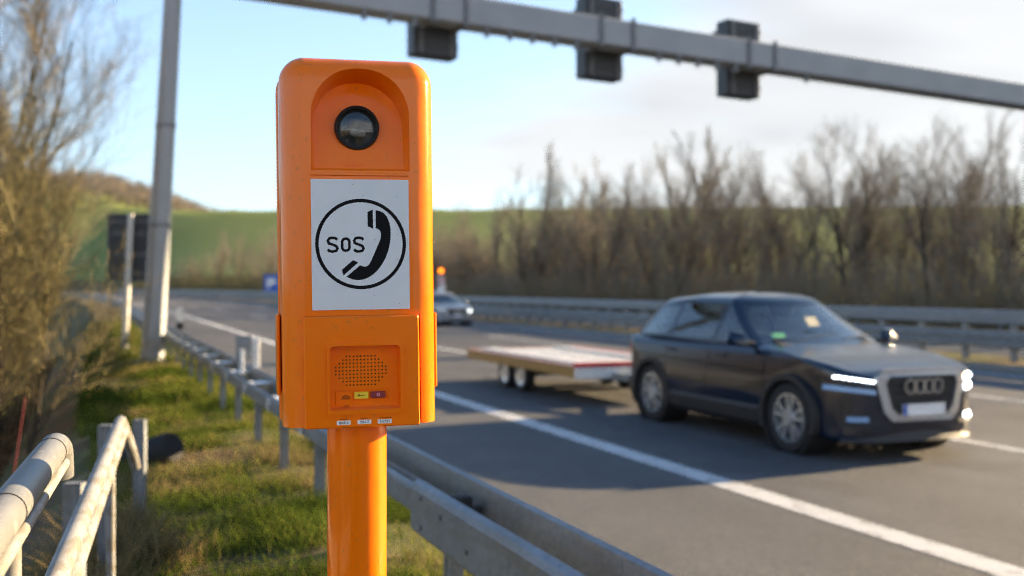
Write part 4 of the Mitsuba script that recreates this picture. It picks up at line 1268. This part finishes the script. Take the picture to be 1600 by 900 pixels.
def shrub(key, seed, s, u, label, leafy=9000, cat_='shrub', twig='m_twig_olive', cols=((.17, .150, .065), (.13, .125, .05), (.20, .160, .080), (.10, .095, .04)), size=.023, minr=.0042, **kw):
    k = thing(num(key), label, cat_)
    sg = grow(seed, **kw)
    vt, vc = tree_meshes(sg, minr)
    p = P(s, u, float(ground(s, u)))
    vt, vc = (vt[0] + p, vt[1]), (vc[0] + p, vc[1])
    add(k + '__trunk', vt, 'm_bark'); add(k + '__crown', vc, twig)
    if leafy:
        tips = sg[sg[:, 8] >= 2.5][:, 3:6] + p
        tips = tips[tips[:, 2] < p[2] + kw['H'] * .93]
        m, c = sprigs(tips, leafy, size, cols, seed + 1)
        add(k + '__buds', m, 'm_sprig', color=c)
    return k


def at_px(xr, Y):     # a point given by its bearing from the origin and its distance
    return SU(xr * Y, Y)


SHR = dict(nchild=(16, 10, 7, 0), up=.30, wob=.10)
s_, u_ = at_px(-.492, 13.5); shrub('willow_shrub', 21, s_, u_, 'dense olive brown shrub at the left edge, nearest the handrail', 15000, H=4.3, stems=9, spread=.55, first=.10, stem_spread=.34, **SHR)
s_, u_ = at_px(-.488, 17.0); shrub('willow_shrub', 22, s_, u_, 'bushy yellow brown shrub on the embankment left of the sign', 15000, H=4.6, stems=9, spread=.55, first=.10, stem_spread=.30, **SHR)
s_, u_ = at_px(-.66, 16.0); shrub('willow_shrub', 23, s_, u_, 'yellow brown shrub behind the nearest one at the left edge', 13000, H=5.4, stems=8, spread=.55, first=.10, stem_spread=.30, **SHR)
s_, u_ = at_px(-.535, 22.0); shrub('willow_shrub', 24, s_, u_, 'ochre shrub farthest along the embankment, left of the dark sign', 11000, H=3.6, stems=8, spread=.6, first=.10, stem_spread=.38, **SHR)
s_, u_ = at_px(-.545, 20.0); shrub('embankment_tree', 31, s_, u_, 'tall bare tree at the left edge with dark leaning trunks', 9000, 'tree', 'm_twig', H=12.5, stems=2, spread=.55, first=.16, stem_spread=.10, nchild=(22, 12, 9, 0), ratio=(.36, .46, .5))
s_, u_ = at_px(-.575, 19.0); shrub('embankment_tree', 32, s_, u_, 'tall fine branched tree reaching above the frame beside the gantry leg', 10000, 'tree', 'm_twig', H=10.0, stems=4, spread=.50, first=.14, stem_spread=.14, nchild=(20, 12, 8, 0), ratio=(.36, .46, .5))
s_, u_ = at_px(-.58, 27.0); shrub('embankment_tree', 33, s_, u_, 'broad twiggy tree behind the others on the embankment', 9000, 'tree', 'm_twig', H=8.5, stems=5, spread=.56, first=.12, stem_spread=.26, nchild=(15, 10, 7, 0), ratio=(.38, .46, .5))

# ---------------------------------------------------------------- grass, dead stalks, leaves
def blades(n, place, h0, h1, w, cols, seed, lean=.5):
    rg = np.random.default_rng(seed)
    s, u = place(rg, n); n = len(s)
    b = P(s, u, ground(s, u) - .04)
    a = rg.uniform(0, 2 * math.pi, n); L = rg.uniform(h0, h1, n) * rg.uniform(.6, 1.2, n)
    side = np.stack([np.cos(a), np.sin(a), 0 * a], -1) * w * (.6 + .8 * rg.random(n))[:, None]
    tip = b + np.stack([rg.normal(0, lean, n), rg.normal(0, lean, n), np.ones(n)], -1) * L[:, None]
    mid = b + (tip - b) * .55 + np.array([0, 0, .12]) * L[:, None]
    v = np.stack([b - side, b + side, mid + side * .7, mid - side * .7, tip], 1).reshape(-1, 3)
    f = (np.array([[0, 1, 2], [0, 2, 3], [3, 2, 4]])[None] + (np.arange(n) * 5)[:, None, None]).reshape(-1, 3)
    t = meshkit.fbm(np.stack([b[:, 0] * .8, b[:, 1] * .8, 0 * s], -1), 3, 4)
    t2 = meshkit.fbm(np.stack([b[:, 0] * 2.6, b[:, 1] * 2.6, 0 * s], -1), 3, 14)
    cols = np.asarray(cols, float)
    pick = np.clip(((.62 * t + .38 * t2 - .30) / .40 + rg.normal(0, .16, n)), 0, .999) * len(cols)
    col = cols[pick.astype(int)] * rg.uniform(.75, 1.25, n)[:, None]
    return (v, f), np.repeat(col, 5, 0)


def patchy(s, u, rg, thr=.42, soft=.12, f=1.1, seed=9):
    p = P(s, u)
    m = meshkit.fbm(np.stack([p[:, 0] * f, p[:, 1] * f, 0 * s], -1), 3, seed)
    return rg.random(len(s)) < np.clip((m - thr) / soft + .35, 0.08, 1)


def near_place(rg, n):
    u = 1.5 + 13 * rg.random(n) ** 1.25; s = 2.5 - 2.5 * rg.random(n) ** 1.1
    k = patchy(s, u, rg)
    return s[k], u[k]


def far_place(rg, n):
    u = 13 + 40 * rg.random(n) ** 1.2; s = 2.45 - 2.6 * rg.random(n) ** 1.1
    k = patchy(s, u, rg)
    return s[k], u[k]


GREENS = [(.045, .070, .013), (.070, .105, .018), (.105, .140, .024), (.150, .170, .032), (.180, .165, .050), (.22, .175, .085)]
for i, (n, pl, h0, h1, w) in enumerate(((150000, near_place, .05, .15, .0035), (90000, far_place, .07, .20, .008))):
    m, c = blades(n, pl, h0, h1, w, GREENS, 40 + i, .75)
    add('grass' if i == 0 else f'grass__{i:03d}', m, 'm_sprig', color=c)
labels['grass'] = {'label': 'short rough grass with yellow patches behind the guardrail', 'category': 'grass', 'kind': 'stuff'}
m, c = blades(12000, lambda g, n: (g.uniform(17.05, 19.5, n), 4 + 110 * g.random(n) ** 1.3), .06, .20, .02, [(.12, .12, .035), (.20, .17, .06), (.26, .21, .09)], 50)
add('median_grass', m, 'm_sprig', color=c)
labels['median_grass'] = {'label': 'thin yellowish grass on the median strip', 'category': 'grass', 'kind': 'stuff'}


def tufts(rg, n):
    cs = np.array([[-.25, 6.6], [-.05, 7.0], [-.45, 6.1], [.15, 7.6], [.02, 6.2], [.35, 6.9]])
    i = rg.integers(0, len(cs), n)
    return cs[i, 0] + rg.normal(0, .13, n), cs[i, 1] + rg.normal(0, .16, n)


m, c = blades(3600, tufts, .14, .34, .004, [(.20, .15, .07), (.30, .23, .12), (.36, .28, .15)], 60, .6)
add('dry_grass', m, 'm_sprig', color=c)
labels['dry_grass'] = {'label': 'straw coloured dry tufts in the grass beside the handrail', 'category': 'grass', 'kind': 'stuff'}


def leaves(n, place, size, seed):
    rg = np.random.default_rng(seed); s, u = place(rg, n)
    b = P(s, u, ground(s, u) - .015)
    a = rg.uniform(0, 2 * math.pi, n); e = np.stack([np.cos(a), np.sin(a), rg.normal(0, .4, n)], -1); g_ = np.stack([-np.sin(a), np.cos(a), rg.normal(0, .4, n)], -1)
    z = (size * rg.uniform(.5, 1.3, n))[:, None]
    v = np.stack([b - e * z, b + g_ * z * .5, b + e * z, b - g_ * z * .5], 1).reshape(-1, 3)
    f = (np.array([[0, 1, 2], [0, 2, 3]])[None] + (np.arange(n) * 4)[:, None, None]).reshape(-1, 3)
    cols = np.array([(.10, .058, .028), (.16, .10, .05), (.07, .045, .025), (.23, .16, .09)])[rg.integers(0, 4, n)]
    return (v, f), np.repeat(cols, 4, 0)


m, c = leaves(70000, lambda g, n: (-1.0 - 6.5 * g.random(n) ** 1.3, 3 + 34 * g.random(n) ** 1.1), .042, 70)
add('fallen_leaves', m, 'm_sprig', color=c)
labels['fallen_leaves'] = {'label': 'brown fallen leaves and litter on the shaded embankment', 'category': 'leaves', 'kind': 'stuff'}
add('bramble', brush(5200, lambda g, n: (-1.6 - 5.0 * g.random(n), 7 + 26 * g.random(n)), .3, 1.1, .005, 77, .7), 'm_twig_olive')
labels['bramble'] = {'label': 'low tangle of dead stalks and bramble on the embankment', 'category': 'undergrowth', 'kind': 'stuff'}

# wood behind the camera, mirrored in the glossy paint
def back_wood(seed, n):
    rg = np.random.default_rng(seed)
    X = rg.uniform(-32, 16, n); Y = rg.uniform(-34, -11, n)
    s, u = SU(X, Y); k = s < 1.0; X, Y, s, u = X[k], Y[k], s[k], u[k]; m = len(X)
    p0 = np.stack([X, Y, ground(s, u) - .2], -1); H = rg.uniform(1.8, 3.6, m)
    p1 = p0 + np.stack([rg.normal(0, .5, m), rg.normal(0, .5, m), H], -1)
    o0, o1, a, b = [p0], [p1], [np.full(m, .10)], [np.full(m, .03)]
    for j in range(26):
        f = rg.uniform(.08, 1, m)[:, None]; q = p0 + (p1 - p0) * f
        d = np.stack([rg.normal(0, .7, m), rg.normal(0, .7, m), rg.uniform(.2, 1.0, m)], -1)
        o0.append(q); o1.append(q + d * 1.5); a.append(np.full(m, .035)); b.append(np.full(m, .012))
    return prisms(np.vstack(o0), np.vstack(o1), np.concatenate(a), np.concatenate(b), 3)


add('roadside_wood', back_wood(9, 420), 'm_twig')
labels['roadside_wood'] = {'label': 'leafless wood along the embankment behind the viewpoint', 'category': 'wood', 'kind': 'stuff'}
